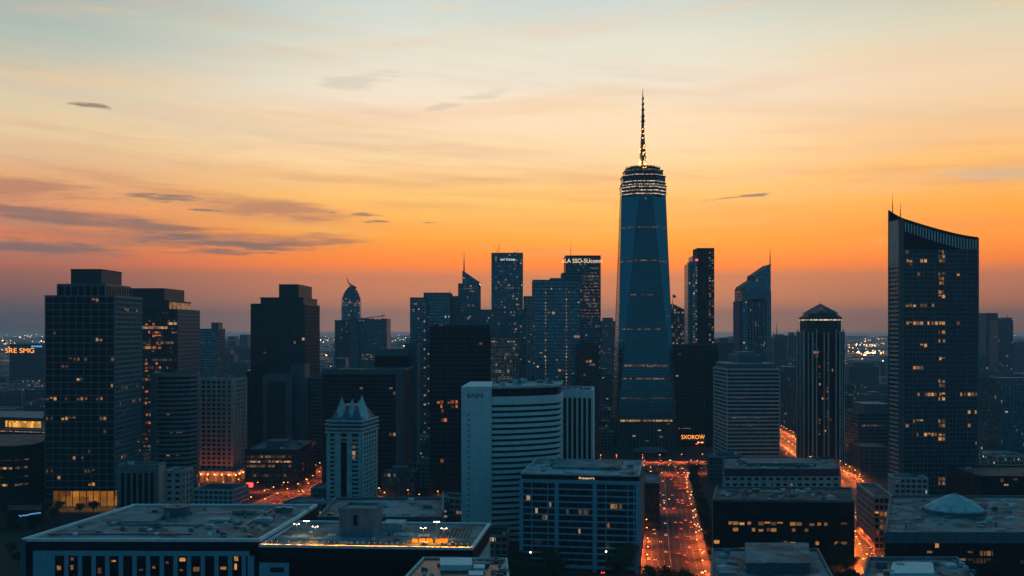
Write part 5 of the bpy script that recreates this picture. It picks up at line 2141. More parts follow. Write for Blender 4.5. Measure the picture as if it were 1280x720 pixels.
for i in range(25):
    s = .05 + .92 * i / 24
    zt_ = top8(s, 0) - 2.2
    zb_ = max(zlow + .5, zt_ - 10.5 + 2.5 * (1 - s))
    mb.obox(p[0], (tf.x, tf.y), Lf * s - .45, Lf * s + .45, -.1, .55, zb_, zt_)
b.part(mb, 'crown_louvres', M['f_white'])
mb = MB()
for i in range(NS):
    a_, c_ = fr8[i], fr8[i + 1]
    mb.beam((*a_, top8(i / NS, 0)), (*c_, top8((i + 1) / NS, 0)), 1.1)
b.part(mb, 'roof_edge', M['f_black'])
mb = MB()
mb.obox(p[0], (tf.x, tf.y), -.3, 1.6, -.2, 1.0, 0, top8(0, 0) - .4)
mb.obox(p[0], (tf.x, tf.y), Lf - 1.4, Lf + .4, -.2, 1.01, 0, top8(1, 0) - .4)
b.part(mb, 'corner_fins', M['f_slate'])
for px_, yt_, yb_, Yd in ((1116.3, 241, 264, 925), (1126, 251, 271, 909)):
    b.mast(px2x(px_, Yd), Yd + 1, zat(yb_ + 3, Yd), zat(yt_, Yd), .45)
zl_ = zlow
nf8 = round(zl_ / 3.95)


def fl8(py_):
    return int((zat(py_, Y8)) / (zl_ / nf8))


nb8 = max(1, round(Lf / 3.3))
bay = int(nb8 * .52)
cells_ = []
for py_ in (313, 320, 327, 341, 348.5, 356, 363, 370, 406, 413, 427, 448, 477, 484.5, 492, 498, 526, 533, 541, 548, 597, 604):
    cells_ += [(fl8(py_), bay), (fl8(py_), bay + 1)]
b.lit(0, 0, zl_, 3.95, 3.3, cells_, 'lit', pw=.5, sh=1.1)
cells_ = [(fl8(y_), k_) for y_, ks in ((313, (1,)), (326, (1, 2, 5, 6)), (333, (2,)), (341, (4, 15)), (348, (10, 11)), (384, (1, 2, 3, 5, 6, 8)), (406, (1, 2, 3, 4, 5, 7, 8, 9, 10, 15)), (434, (5, 6)),
                                       (462, (3, 4, 5)), (491, (4, 6, 7, 8, 9, 10, 16, 17, 18, 19, 20, 21, 22, 23)), (513, (18, 20, 21)), (526, (3, 4, 5)), (533, (1, 18)), (541, (4, 6, 7, 8, 9, 10)),
                                       (555, (20,)), (569, (1, 2)), (582, (3, 4, 17, 18)), (577, (20, 21, 22)), (612, (1, 3, 5, 6, 7, 9, 10)), (604, (10,))) for k_ in ks]
b.lit(0, 0, zl_, 3.95, 3.3, cells_, 'lit', pw=.5, sh=1.1)
# R9 far pair
b = std('far_right_tower', 'left one of two small hazy towers near the right edge', 'office tower', rect(1233, 1247, 2200, 40), zat(392, 2200), 'g_hazy', 'f_slate', 4.4, 5, 1.2, 1.4)
b.lit(0, 0, b.zt, 4.4, 5, [(f_, k_) for f_ in range(4, 36) for k_ in range(5) if (f_ * 7 + k_ * 5) % 11 == 0], 'litw', pw=2, sh=2.5)
b = std('far_right_stepped_tower', 'right one of two small hazy towers near the right edge', 'office tower', rect(1248, 1266, 2150, 40), zat(401, 2150), 'g_hazy', 'f_slate', 4.4, 5, 1.2, 1.4)
b.box(rect(1254, 1265, 2156, 25), b.zt, zat(397, 2156), 'f_slate')
b.mast(px2x(1262, 2156), 2165, zat(397, 2156), zat(393.5, 2156), .8)
# R10
b = std('right_edge_tower', 'plain hazy slate tower cut by the right edge of the frame', 'office tower', rect(1251, 1330, 1130, 50, -4), zat(474, 1130), 'g_blue', 'f_slate', 4.1, 4.2, .5, 1.1, roof='roof', clutter=4)
# R11 dome building
b = std('domed_block', 'wide dark block with a shallow pale dome on its roof, bottom right', 'office block', pxpoly((1107, 548), (1300, 548), (1290, 668), (1114, 668)), zat(668, 548), 'g_black', 'f_black', 4.2, 4.4, .5, 1.4, roof='roof', clutter=30, seed=8, par='f_slate')
dc = b.L(pxpoly((1193, 612)))[0]
mb = MB()
zd = b.zt
DR = 16
mb.cyl(dc.x, dc.y, zd, zd + 2.6, DR + 1.5, n=32)
dr = b.part(mb, 'dome_drum', M['f_slate'])
mb = MB()
mb.loft([[(dc.x + (DR + .8) * math.cos(u) * k_, dc.y + (DR + .8) * math.sin(u) * k_, zd + 2.6 + h_) for u in [6.2832 * i / 24 for i in range(24)]] for k_, h_ in ((1, 0), (.99, .7), (.66, 4.2), (.32, 7.3), (.05, 9.2))])
mb.build('dome_shell', M['f_pale'], dr)
mb = MB()
for i in range(12):
    u = 6.2832 * i / 12
    mb.beam((dc.x + (DR + .9) * math.cos(u), dc.y + (DR + .9) * math.sin(u), zd + 3.4), (dc.x + .9 * math.cos(u), dc.y + .9 * math.sin(u), zd + 11.9), .25)
mb.build('dome_ribs', M['f_grey'], dr)
b.box(inset(b.poly, -1.2), b.zt - 4.5, b.zt - .35, 'f_slate', 'eaves_band', True)
mb = MB()
for i in range(8):
    mb.obox(b.poly[3], tuple((b.poly[0] - b.poly[3]).normalized()), 3 + i * 12, 4.5 + i * 12, -.1, .8, 0, b.zt - 5)
b.part(mb, 'side_piers', M['f_pink'])
scatter(b, 0, 40, 12, 'litdim', run=4, rows=[6, 5, 3, 7], low=.2)
scatter(b, 0, 5, 15, 'lit', run=1, low=.2)
# R12
b = std('long_dark_block', 'long dark block with one row of yellow lit windows, between the two glowing streets', 'office block', pxpoly((892, 656), (1067, 650), (1064, 704), (896, 708)), zat(626, 656), 'g_black', 'f_black', 4.2, 4, .4, 1.6, roof='roof_d', clutter=46, seed=19, par='f_slate')
cells_ = [(6, k_) for k_ in (2, 3, 4, 5, 7, 8, 9, 10, 12, 13, 15, 16, 17)] + [(5, k_) for k_ in (3, 6, 7, 8, 9, 12, 14)] + [(2, 4), (2, 5), (3, 11), (3, 12), (3, 16), (3, 19), (3, 20), (2, 7), (1, 2), (6, 20), (3, 0)]
b.lit(0, 0, b.zt, 4.2, 4, cells_, 'lit', pw=.6, sh=1.8)
mb = MB()
mb.obox(b.poly[3], tuple((b.poly[0] - b.poly[3]).normalized()), 0, (b.poly[0] - b.poly[3]).length, -.1, .9, 0, b.zt)
b.part(mb, 'side_wall', M['f_pink'])
# R13
b = std('square_windowed_block', 'pale low block with rows of square windows below the striped office tower', 'office block', pxpoly((905, 800), (1049, 800), (1045, 872), (906, 872)), zat(588, 800), 'g_black', 'f_pale', 4.6, 5.6, 2.3, 2.4, .5, .45, roof='roof', clutter=30, seed=23, par='f_dark')
b.box(inset(b.poly, -.9), b.zt - 4.4, b.zt - .3, 'f_dark', 'attic_band', True)
pa = b.L(rect(935, 1020, 825, 34))
b.box(pa, b.zt, b.zt + 2.4, 'f_slate', 'plant_room', True)
for k_ in (6, 9):
    b.lit(0, 0, b.zt, 4.6, 5.6, [(6, k_)], 'litw', pw=2.6, sh=2.6)
# R14, R15
b = std('bottom_roof_block', 'bare stained roof with raised plant box, bottom edge right of the main street', 'office block', pxpoly((889, 478), (1046, 478), (1022, 558), (891, 558)), 29.5, 'g_black', 'f_black', 4, 4, .4, 1.4, roof='roof', clutter=26, seed=61, par='f_slate')
b.box(pxpoly((933, 505), (1012, 505), (1010, 552), (932, 552)), b.zt, b.zt + 5.0, 'f_slate')
mb = MB()
pp = b.L(pxpoly((933, 505), (1012, 505), (1010, 552), (932, 552)))
mb.prism(inset(pp, -.4), b.zt + 5, b.zt + 5.6)
b.part(mb, 'roof_slab', M['roof'])
b.mast(*(pxpoly((982, 548))[0]), b.zt, b.zt + 11, .14)
b = std('corner_skylight_block', 'low block with a pale roof skylight at the bottom under the domed block', 'office block', pxpoly((1074, 425), (1235, 425), (1196, 492), (1086, 492)), 39.5, 'g_black', 'f_black', 4, 4, .4, 1.4, roof='roof', clutter=16, seed=67, par='f_slate', pm='f_grey')
b.box(pxpoly((1112, 458), (1168, 458), (1166, 480), (1116, 480)), b.zt, b.zt + 1.6, 'f_white', 'skylight')
b.box(pxpoly((1095, 440), (1105, 440), (1104, 455), (1096, 455)), b.zt, b.zt + 2.2, 'f_steel', 'plant_room')
# R16-19
b = std('small_dark_tower_block', 'small dark block with few yellow windows between the avenue and domed block', 'office block', rect(1093, 1117, 700, 60, 8), zat(622, 700), 'g_black', 'f_pink', 4.2, 3.4, .6, 1.4, roof='roof_d')
b.lit(0, 0, b.zt, 4.2, 3.4, [(5, 0), (5, 1), (5, 2), (5, 3), (4, 1), (3, 1), (3, 2), (3, 3), (2, 0), (2, 2), (4, 3)], 'lit')
b = std('banded_mid_block', 'mid height banded block behind the avenue, left of the curved top tower', 'office block', rect(1073, 1114, 1190, 60), zat(517, 1190), 'g_dark', 'f_slate', 4.4, 70, .5, 1.8, roof='roof', clutter=5)
b.box(rect(1080, 1112, 1200, 40), b.zt, zat(505, 1200), 'f_slate', 'upper_storey')
b.strip(0, zat(564, 1190), 2.2, 'stripdim', 0, 1, n1=.5)
b.strip(0, zat(533, 1190), 2.0, 'stripdim', .1, .7, n1=.5)
b = std('plain_mid_block', 'plain dark block below the banded block beside the avenue', 'office block', rect(1076, 1112, 1060, 50, 6), zat(560, 1060), 'f_slate', 'f_dark', 4.2, 6, 1.2, 1.6, roof='roof_d')
b = std('red_banded_block', 'low block with one red lit floor at the right, beyond the curved top tower', 'office block', rect(1222, 1256, 1420, 60), zat(536, 1420), 'g_dark', 'f_slate', 4.2, 60, .5, 1.4)
b.strip(0, zat(549.5, 1420), 3.2, 'strip', .12, .95, n1=.5)
for i in range(10):
    mb = MB()
    pp = b.poly[0].lerp(b.poly[1], .15 + .08 * i)
    mb.box(pp.x - 1.4, pp.y - .9, zat(557, 1420), pp.x + 1.4, pp.y - .4, zat(555.5, 1420))
    b.part(mb, 'red_lamp', M['litred'])
b = std('far_right_dark_block', 'wide dark low block at the right edge behind the domed block', 'office block', rect(1226, 1330, 800, 60), zat(597, 800), 'g_black', 'f_black', 4.2, 5, .5, 1.4, roof='roof_d', clutter=6)
scatter(b, 0, 8, 5, 'litw', run=2)
# hazy slabs
for nm, lab, xl, xr, yt, Y_, g_ in (
        ('hazy_pair_left', 'thin hazy tower far behind, left of the broad stepped tower', 285, 294, 421, 3000, 'g_hazy'),
        ('hazy_pair_right', 'second thin hazy tower far behind, nearest the broad stepped tower', 300, 309, 419, 3100, 'g_hazy'),
        ('hazy_shouldered_tower', 'hazy shouldered tower far behind between the amber floored and broad stepped towers', 278, 292, 443, 2300, 'g_hazy'),
        ('hazy_rear_slab', 'broad hazy slab just left of the tallest tower', 750, 771, 402, 2300, 'g_hazy'),
        ('hazy_rear_block', 'pale hazy block behind the slanted blade tower on its left', 895, 916, 429, 1750, 'g_hazy'),
        ('hazy_mid_slab', 'hazy slab to the right of the twin rounded tower', 986, 998, 420, 2500, 'g_hazy'),
        ('hazy_low_slab', 'hazy low block between the pyramid topped tower and the curved top tower', 1062, 1098, 459, 1900, 'g_hazy'),
        ('hazy_ribbed_slab', 'dark ribbed slab standing left of the pyramid topped tower', 975, 1003, 466, 1550, 'g_hazy'),
        ('hazy_edge_slab', 'hazy block left of the two small far right towers', 1222, 1236, 447, 1900, 'g_hazy'),
        ('hazy_street_slab', 'hazy slab rising behind the blocks beside the tallest tower podium', 744, 765, 468, 1700, 'g_hazy')):
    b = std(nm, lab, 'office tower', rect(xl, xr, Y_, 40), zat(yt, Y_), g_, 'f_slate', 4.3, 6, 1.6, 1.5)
    if xr - xl > 10:
        b.box(inset(b.poly, [4, 8, 4, 8]), b.zt, b.zt + 9, 'f_slate', 'plant_room', True)

# ================================================================== filler city
def inside(pt, poly, m_=0.0):
    # convex-ish test with margin through the polygon's bounding circle and half planes
    n_ = len(poly)
    s = True
    for i in range(n_):
        a_, c_ = poly[i], poly[(i + 1) % n_]
        t_ = (c_ - a_)
        L_ = t_.length
        if L_ < 1e-6:
            continue
        d_ = (t_.x * (pt.y - a_.y) - t_.y * (pt.x - a_.x)) / L_
        if d_ < -m_:
            return False
    return True


def roadclear(pt, m_):
    for pts, w_ in ROADS.values():
        for a_, c_ in zip(pts, pts[1:]):
            a_, c_ = Vector(a_), Vector(c_)
            ab = c_ - a_
            k_ = max(0, min(1, (pt - a_).dot(ab) / ab.length_squared))
            if (a_ + ab * k_ - pt).length < w_ / 2 + m_:
                return False
    return True


fr_ = random.Random(99)
fill = []
ca, sa = math.cos(R(-8)), math.sin(R(-8))
y_ = 700.0
while y_ < 5600:
    step = 46 if y_ < 1500 else 62 if y_ < 2600 else 95
    half = .56 * y_ + 80
    x_ = -half
    while x_ < half:
        pt = Vector((x_ + fr_.uniform(-5, 5), y_ + fr_.uniform(-6, 6)))
        w_, d_ = step * fr_.uniform(.5, .8), step * fr_.uniform(.45, .75)
        rad = .5 * math.hypot(w_, d_)
        x_ += step
        if any(inside(pt, fp, rad * .95) for fp in FOOT):
            continue
        if y_ < 1900 and not roadclear(pt, rad * .9 + 6):
            continue
        # keep the plaza before the tallest tower open
        if abs(pt.x - 190) < 130 and 1060 < pt.y < 1290:
            continue
        if pt.y < 1060 and 60 < pt.x < 210:
            continue
        ppx = 640 + F * pt.x / pt.y
        if (ppx < 110 and pt.y < 870) or (ppx < 215 and pt.y < 870 and pt.y > 720) or (ppx < 75 and 940 < pt.y < 1440):
            continue
        if pt.y < 900 and pt.x < 220:
            h_ = fr_.uniform(9, 18)
        elif y_ < 1500:
            h_ = fr_.uniform(10, 30)
        elif y_ < 2600:
            h_ = fr_.uniform(14, 55) * (1.5 if fr_.random() < .12 else 1)
        else:
            h_ = fr_.uniform(14, 60) * (2.1 if fr_.random() < .14 else 1)
            if 1045 < ppx < 1115 or ppx < 70 or 390 < ppx < 420 or 480 < ppx < 515:
                h_ = fr_.uniform(8, 26)
        fill.append((pt, w_, d_, h_, R(-8 + fr_.choice([0, 0, 0, 6, -9, 14]))))
    y_ += step * 1.02

# which of them can be seen from the camera (or a step aside)?
deps = bpy.context.evaluated_depsgraph_get()
deps.update()
hz.hide_viewport = True
bpy.context.view_layer.update()
deps = bpy.context.evaluated_depsgraph_get()
vis = []
for f_ in fill:
    pt, w_, d_, h_, a_ = f_
    seen = False
    for ex in (-12, 0, 12):
        e_ = Vector((ex, 0, H))
        for sx, sz in ((0, 1), (-.45, .97), (.45, .97), (-.4, .5), (.4, .5), (0, .25)):
            tgt = Vector((pt.x + sx * w_, pt.y - d_ * .4, h_ * sz + .3))
            if abs(tgt.x / tgt.y) > .53:
                continue
            dv = tgt - e_
            hit = S.ray_cast(deps, e_ + dv.normalized() * 2, dv.normalized(), distance=dv.length - 6)
            if not hit[0]:
                seen = True
                break
        if seen:
            break
    if seen:
        vis.append(f_)
hz.hide_viewport = False
vis.sort(key=lambda f_: -(f_[1] * f_[3]) / f_[0].y ** 2)
print('filler visible', len(vis), 'of', len(fill))
fm = [('g_lit', 'f_slate'), ('g_dark', 'f_grey'), ('g_hazy', 'f_pale'), ('g_dark', 'f_slate'), ('g_lit', 'f_pink'), ('g_bluelit', 'f_dark')]
for i, (pt, w_, d_, h_, a_) in enumerate(vis[:290]):
    c_, s_ = math.cos(a_), math.sin(a_)
    poly = [Vector((pt.x + u * c_ - v * s_, pt.y + u * s_ + v * c_)) for u, v in ((-w_ / 2, -d_ / 2), (w_ / 2, -d_ / 2), (w_ / 2, d_ / 2), (-w_ / 2, d_ / 2))]
    gl_, fr__ = fm[i % len(fm)]
    b = Bld('low_city_block', 'dim low city block among the many filling the ground between and beyond the towers', 'city block', poly, 'low blocks filling the city')
    b.body(0, h_, M[gl_], cap=False, name='window_wall')
    b.grid(0, h_, M[fr__], 3.9, 4.5, 1.0, 1.5, .35, .3)
    b.roof(h_, M['roof_d' if i % 3 else 'roof'], clutter=3 if pt.y < 1500 else 0, seed=i, big=1.2)
    if h_ > 20 and i % 2:
        b.box(inset(b.poly, min(w_, d_) * .28), h_, h_ + 4, 'f_slate', 'plant_room', True)
    else:
        b.parapet(h_, M[fr__], h=.9, outd=.4)
rest = MB()
for pt, w_, d_, h_, a_ in vis[290:]:
    c_, s_ = math.cos(a_), math.sin(a_)
    poly = [Vector((pt.x + u * c_ - v * s_, pt.y + u * s_ + v * c_)) for u, v in ((-w_ / 2, -d_ / 2), (w_ / 2, -d_ / 2), (w_ / 2, d_ / 2), (-w_ / 2, d_ / 2))]
    rest.prism(poly, 0, h_)
y_ = 5600
while y_ < 18500:
    st__ = y_ * .026
    x_ = -.55 * y_
    while x_ < .55 * y_:
        w_, d_, h_ = st__ * fr_.uniform(.3, .8), st__ * .4, fr_.uniform(8, 34) * (1.9 if fr_.random() < .05 else 1)
        cx_, cy__ = x_ + fr_.uniform(-.3, .3) * st__, y_ + fr_.uniform(-.3, .3) * st__
        rest.box(cx_ - w_ / 2, cy__ - d_ / 2, 0, cx_ + w_ / 2, cy__ + d_ / 2, h_)
        x_ += st__
    y_ += st__ * 1.1
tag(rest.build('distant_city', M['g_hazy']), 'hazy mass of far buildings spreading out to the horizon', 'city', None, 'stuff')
# far street lights, too many to count
dl = {'sodium_far': MB(), 'white_far': MB()}
M['sodium_far'] = bulb('far sodium lamps', (1, .42, .12), 9)
M['white_far'] = bulb('far white lamps', (1, .8, .6), 9)


def dot(m_, x, y, z, s):
    top, bot = (x, y, z + s), (x, y, z - s)
    r_ = [(x + s, y, z), (x, y + s, z), (x - s, y, z), (x, y - s, z)]
    for i_ in range(4):
        m_.face([r_[i_], r_[(i_ + 1) % 4], top])
        m_.face([r_[(i_ + 1) % 4], r_[i_], bot])


for _ in range(130):
    yy = 2300 + 13000 * fr_.random() ** 1.5
    xx = fr_.uniform(-.52, .52) * yy
    n_ = fr_.randint(3, 14)
    ang = fr_.choice([0.02, -.05, .08, 1.2, -1.3])
    stp = yy * .004
    mm = dl['sodium_far'] if fr_.random() < .6 else dl['white_far']
    for k_ in range(n_):
        if fr_.random() < .2:
            continue
        s_ = yy * .0004 * fr_.uniform(.6, 1.5)
        dot(mm, xx + math.cos(ang) * stp * k_ + fr_.uniform(-.3, .3) * stp, yy + math.sin(ang) * stp * k_ * 4, fr_.uniform(8, 40), s_)
for cx_, cy__, n_, sx_, sy_ in ((1085, 441, 46, 14, 2.5), (1083, 432, 40, 40, 6), (30, 425, 70, 40, 8), (215, 418, 25, 14, 3), (500, 423, 30, 22, 6), (1240, 420, 20, 30, 5)):
    for k_ in range(n_):
        py_ = cy__ + fr_.gauss(0, sy_ * .6)
        if py_ < 417:
            continue
        yy = (H - 20) * F / (py_ - 412)
        xx = px2x(cx_ + fr_.gauss(0, sx_ * .7), yy)
        dot(dl['sodium_far' if k_ % 3 else 'white_far'], xx, yy, 20, yy * .0005 * fr_.uniform(.6, 1.7))
for kx, mm in dl.items():
    tag(mm.build('distant_lights', M[kx]), ('orange' if kx[0] == 's' else 'pale') + ' specks of far street lights scattered under the horizon', 'lights', None, 'stuff')

# ================================================================== street lamps
def lamp_proto():
    r_ = thing('street_lamp', 'street lamp', 'street lamp')
    m_ = MB()
    m_.cyl(0, 0, 0, 8.6, .11, .07, 8)
    m_.beam((0, 0, 8.5), (1.9, 0, 9.0), .09)
    m_.build('pole', M['f_steel'], r_)
    m_ = MB()
    m_.box(1.4, -.22, 8.92, 2.5, .22, 9.14)
    hd = m_.build('lamp_housing', M['f_steel'], r_)
    m_ = MB()
    m_.hexa([(1.6, -.3, 8.6), (2.3, -.3, 8.6), (2.3, .3, 8.6), (1.6, .3, 8.6)], [(1.5, -.25, 8.9), (2.4, -.25, 8.9), (2.4, .25, 8.9), (1.5, .25, 8.9)])
    m_.build('lamp_glass', M['sodium'], hd)
    return r_


def copy_tree(o, parent=None):
    c_ = o.copy()
    COL.objects.link(c_)
    c_.parent = parent
    for ch in o.children:
        copy_tree(ch, c_)
    return c_


LABL = {
    'main_street': ('orange street lamp in the rows along the main street beside the framed block', 'street lamps along the main street'),
    'crossing_road': ('orange street lamp lighting the busy crossing before the tallest tower', 'street lamps at the crossing'),
    'avenue': ('orange street lamp in the rows along the avenue left of the curved top tower', 'street lamps along the avenue'),
    'left_street': ('orange street lamp on the street passing the foot of the pinkish tower', 'street lamps on the left street'),
    'side_street': ('orange street lamp on the side street behind the lit corner block', 'street lamps on the side street'),
}
lampw = {}
LSPEC = {'main_street': (30, 11500, (1, .15, .025)), 'crossing_road': (24, 30000, (1, .14, .025)), 'avenue': (24, 17000, (1, .19, .03)),
         'left_street': (30, 9000, (1, .15, .03)), 'side_street': (28, 9000, (1, .15, .03))}
proto = None
for rn, (pts, w_) in ROADS.items():
    step, en, lc = LSPEC[rn]
    ld = bpy.data.lights.new('lamp_light', 'SPOT')
    ld.spot_size = R(152)
    ld.spot_blend = .35
    ldim, lbri = ld.copy(), ld.copy()
    for l_, k_ in ((ld, 1.0), (ldim, .35), (lbri, 2.1)):
        l_.energy = en * k_
        l_.color = lc
        l_.shadow_soft_size = .35
    for sg in (-1, 1):
        for (x_, y_), t_ in along(pts, step, sg * (w_ / 2 + .8), 6 if sg > 0 else 16):
            x_, y_ = x_ + rnd.uniform(-3, 3) * t_[0], y_ + rnd.uniform(-6, 6) * t_[1]
            if y_ < 585 or y_ > 1720:
                continue
            if any(inside(Vector((x_, y_)), fp, .3) for fp in FOOT):
                continue
            if proto is None:
                proto = lamp_proto()
                o = proto
            else:
                o = copy_tree_l(proto) if False else copy_tree(proto)
                for ch in [c for c in o.children if c.type == 'LIGHT']:
                    bpy.data.objects.remove(ch)
            o.location = (x_, y_, .15)
            o.rotation_euler = (0, 0, math.atan2(t_[0] * sg, -t_[1] * sg) if False else math.atan2(t_[0] * sg, -t_[1] * sg))
            o['label'], o['group'] = LABL[rn]
            lo = bpy.data.objects.new('lamp_light', ld if rn not in ('main_street', 'avenue') else (lbri if y_ < 760 or (rn == 'avenue' and y_ > 980) else ldim if y_ < 960 else ld))
            lo.location = (1.95, 0, 8.25)
            lo.parent = o
            COL.objects.link(lo)

# ================================================================== traffic
def car_proto(mat, label):
    r_ = thing('car', label, 'car')
    m_ = MB()
    prof = [(-2.2, .35), (2.2, .35), (2.25, .75), (1.3, .92), (.7, 1.42), (-1.0, 1.45), (-1.75, .98), (-2.25, .9)]
    for s, k_ in ((-.88, -1), (.88, 1)):
        pts = [(x_ if True else 0, s * (.8 if z_ > 1.2 else 1), z_) for x_, z_ in prof]
        m_.face(pts if k_ < 0 else pts[::-1])
    n_ = len(prof)
    for i in range(n_):
        a_, c_ = prof[i], prof[(i + 1) % n_]
        wa, wc = (.8 if a_[1] > 1.2 else 1) * .88, (.8 if c_[1] > 1.2 else 1) * .88
        m_.face([(a_[0], wa, a_[1]), (c_[0], wc, c_[1]), (c_[0], -wc, c_[1]), (a_[0], -wa, a_[1])])
    m_.build('body', mat, r_)
    m_ = MB()
    m_.hexa([(-1.66, -.74, 1.0), (1.22, -.74, .96), (1.22, .74, .96), (-1.66, .74, 1.0)], [(-1.02, -.715, 1.40), (.72, -.715, 1.37), (.72, .715, 1.37), (-1.02, .715, 1.40)])
    m_.build('cabin_glass', M['g_black'], r_)
    for x_ in (-1.35, 1.35):
        for y_ in (-.8, .8):
            m_ = MB()
            A = [(x_ + .32 * math.cos(u), y_ - .1, .32 + .32 * math.sin(u)) for u in [6.2832 * i / 10 for i in range(10)]]
            B = [(p_[0], y_ + .1, p_[2]) for p_ in A]
            m_.loft([A, B])
            m_.face(A[::-1])
            m_.build('wheel', M['f_black'], r_)
    for y_ in (-.62, .62):
        m_ = MB()
        m_.box(2.2, y_ - .22, .52, 2.32, y_ + .22, .80)
        m_.build('headlight', M['head'], r_)
        m_ = MB()
        m_.box(-2.34, y_ - .24, .62, -2.22, y_ + .24, .92)
        m_.build('taillight', M['tail'], r_)
    return r_


LC = {'main_street': ('in the evening traffic on the main street beside the framed block', 'on the main street'),
      'crossing_road': ('in the crowded crossing before the tallest tower', 'at the crossing'),
      'avenue': ('in the glowing avenue left of the curved top tower', 'on the avenue'),
      'left_street': ('on the street at the foot of the pinkish tower', 'on the left street'),
      'side_street': ('on the side street behind the lit corner block', 'on the side street')}
COLS = [('car_a', 'pale'), ('car_b', 'dark'), ('car_c', 'red')]
protos = {}
tr = random.Random(21)
ncar = 0
CAP = {'main_street': 55, 'crossing_road': 125, 'avenue': 75, 'left_street': 28, 'side_street': 8}
for rn, (pts, w_) in ROADS.items():
    nl = int(w_ // 3.6)
    cap_n = 0
    for ln in tr.sample(range(nl), nl):
        off = -w_ / 2 + w_ * (ln + .5) / nl
        fwd = off > 0
        s = tr.uniform(0, 20)
        L_ = sum(math.dist(a, c) for a, c in zip(pts, pts[1:]))
        dens = {'main_street': 52, 'crossing_road': 34, 'avenue': 10, 'left_street': 20, 'side_street': 20}[rn]
        while s < L_ - 3:
            (x_, y_), t_ = next(along(pts, 1e9, off + tr.uniform(-.3, .3), s))
            s += tr.uniform(5.8, dens * 2)
            if y_ < 600 or y_ > 1500 or cap_n >= CAP[rn]:
                continue
            if rn != 'crossing_road' and rn != 'main_street' and not all(
                    roadclear_one for roadclear_one in [True]):
                continue
            # keep the inside of junctions to one road's cars
            clash = False
            for rn2, (pts2, w2) in ROADS.items():
                if rn2 == rn or list(ROADS).index(rn2) < list(ROADS).index(rn):
                    for a_, c_ in (zip(pts2, pts2[1:]) if rn2 != rn else ()):
                        ab = Vector(c_) - Vector(a_)
                        k_ = max(0, min(1, (Vector((x_, y_)) - Vector(a_)).dot(ab) / ab.length_squared))
                        if (Vector(a_) + ab * k_ - Vector((x_, y_))).length < w2 / 2 + 4:
                            clash = True
            if clash or any(inside(Vector((x_, y_)), fp, 2.5) for fp in FOOT):
                continue
            ci, cn = tr.choice(COLS)
            lab, grp = f'{cn} car {LC[rn][0]}', f'{cn} cars {LC[rn][1]}'
            if ci not in protos:
                o = protos[ci] = car_proto(M[ci], lab)
            else:
                o = copy_tree(protos[ci])
            ncar += 1
            cap_n += 1
            o.location = (x_, y_, .03 * (1 + list(ROADS).index(rn)) + .0)
            o.rotation_euler = (0, 0, math.atan2(t_[1], t_[0]) + (0 if fwd else math.pi))
            o['label'], o['group'] = lab, grp
print('cars', ncar)

# ================================================================== trees
def tree_proto(seed, hgt, rad):
    tr_ = random.Random(seed)
    r_ = thing('street_tree', 'tree', 'tree')
    m_ = MB()
    m_.cyl(0, 0, 0, hgt * .45, .28, .18, 8)
    tips = []
    for k_ in range(9):
        a_ = 6.2832 * k_ / 9 + tr_.uniform(-.3, .3)
        q_ = (rad * .6 * math.cos(a_), rad * .6 * math.sin(a_), hgt * tr_.uniform(.55, .88))
        m_.beam((0, 0, hgt * tr_.uniform(.3, .45)), q_, .2, .06)
        tips.append(q_)
    m_.build('trunk', M['bark'], r_)
    m_ = MB()
    clumps = [(*t_, rad * tr_.uniform(.35, .6)) for t_ in tips] + [(tr_.gauss(0, rad * .28), tr_.gauss(0, rad * .28), hgt * tr_.uniform(.6, .92), rad * tr_.uniform(.3, .5)) for _ in range(8)]
    for cx_, cy__, cz_, cr in clumps:
        for _ in range(85):
            u = Vector((tr_.gauss(0, 1), tr_.gauss(0, 1), tr_.gauss(0, .8))).normalized() * cr * tr_.uniform(.45, 1.05)
            c_ = Vector((cx_, cy__, cz_)) + u
            a_ = Vector((tr_.gauss(0, 1), tr_.gauss(0, 1), tr_.gauss(0, 1))).normalized()
            b_ = a_.orthogonal().normalized()
            s = tr_.uniform(.22, .5)
            m_.face([c_ - a_ * s, c_ + b_ * s * .6, c_ + a_ * s, c_ - b_ * s * .6])
    m_.build('crown', M['leaf'], r_)
    return r_


TP = [(1, 11, 4.2), (2, 14, 5.0), (3, 9, 3.6)]
tps = [None, None, None]
tt_ = random.Random(8)


def put_tree(x_, y_, sc, lab, grp):
    k_ = tt_.randrange(3)
    if tps[k_] is None:
        o = tps[k_] = tree_proto(*TP[k_])
    else:
        o = copy_tree(tps[k_])
    o.location = (x_, y_, 0)
    o.scale = (sc,) * 3
    o.rotation_euler = (0, 0, tt_.uniform(0, 6.28))
    o['label'], o['group'] = lab, grp


pts, w_ = ROADS['main_street']
for sg in (-1, 1):
    for (x_, y_), t_ in along(pts, 11, sg * (w_ / 2 + (7.5 if sg > 0 else 4.5)), 60):
        if y_ > 1020 or y_ < 640 or tt_.random() < .18:
            continue
        if any(inside(Vector((x_, y_)), fp, 1.5) for fp in FOOT):
            continue
        put_tree(x_ + tt_.uniform(-1.5, 1.5), y_ + tt_.uniform(-2, 2), tt_.uniform(.8, 1.25), 'dark leafy tree in the rows lining the main street', 'trees lining the main street')
for k_ in range(60):
    px_, Y_ = tt_.uniform(640, 872), tt_.uniform(545, 628)
    x_ = px2x(px_, Y_)
    if px_ > 800 and Y_ > 575:
        Y_ = tt_.uniform(530, 572)
        x_ = px2x(px_, Y_)
    if any(inside(Vector((x_, Y_)), fp, 2) for fp in FOOT):
        continue
    put_tree(x_, Y_, tt_.uniform(.95, 1.45), 'dark leafy tree in the grove before the framed block', 'trees in the bottom grove')
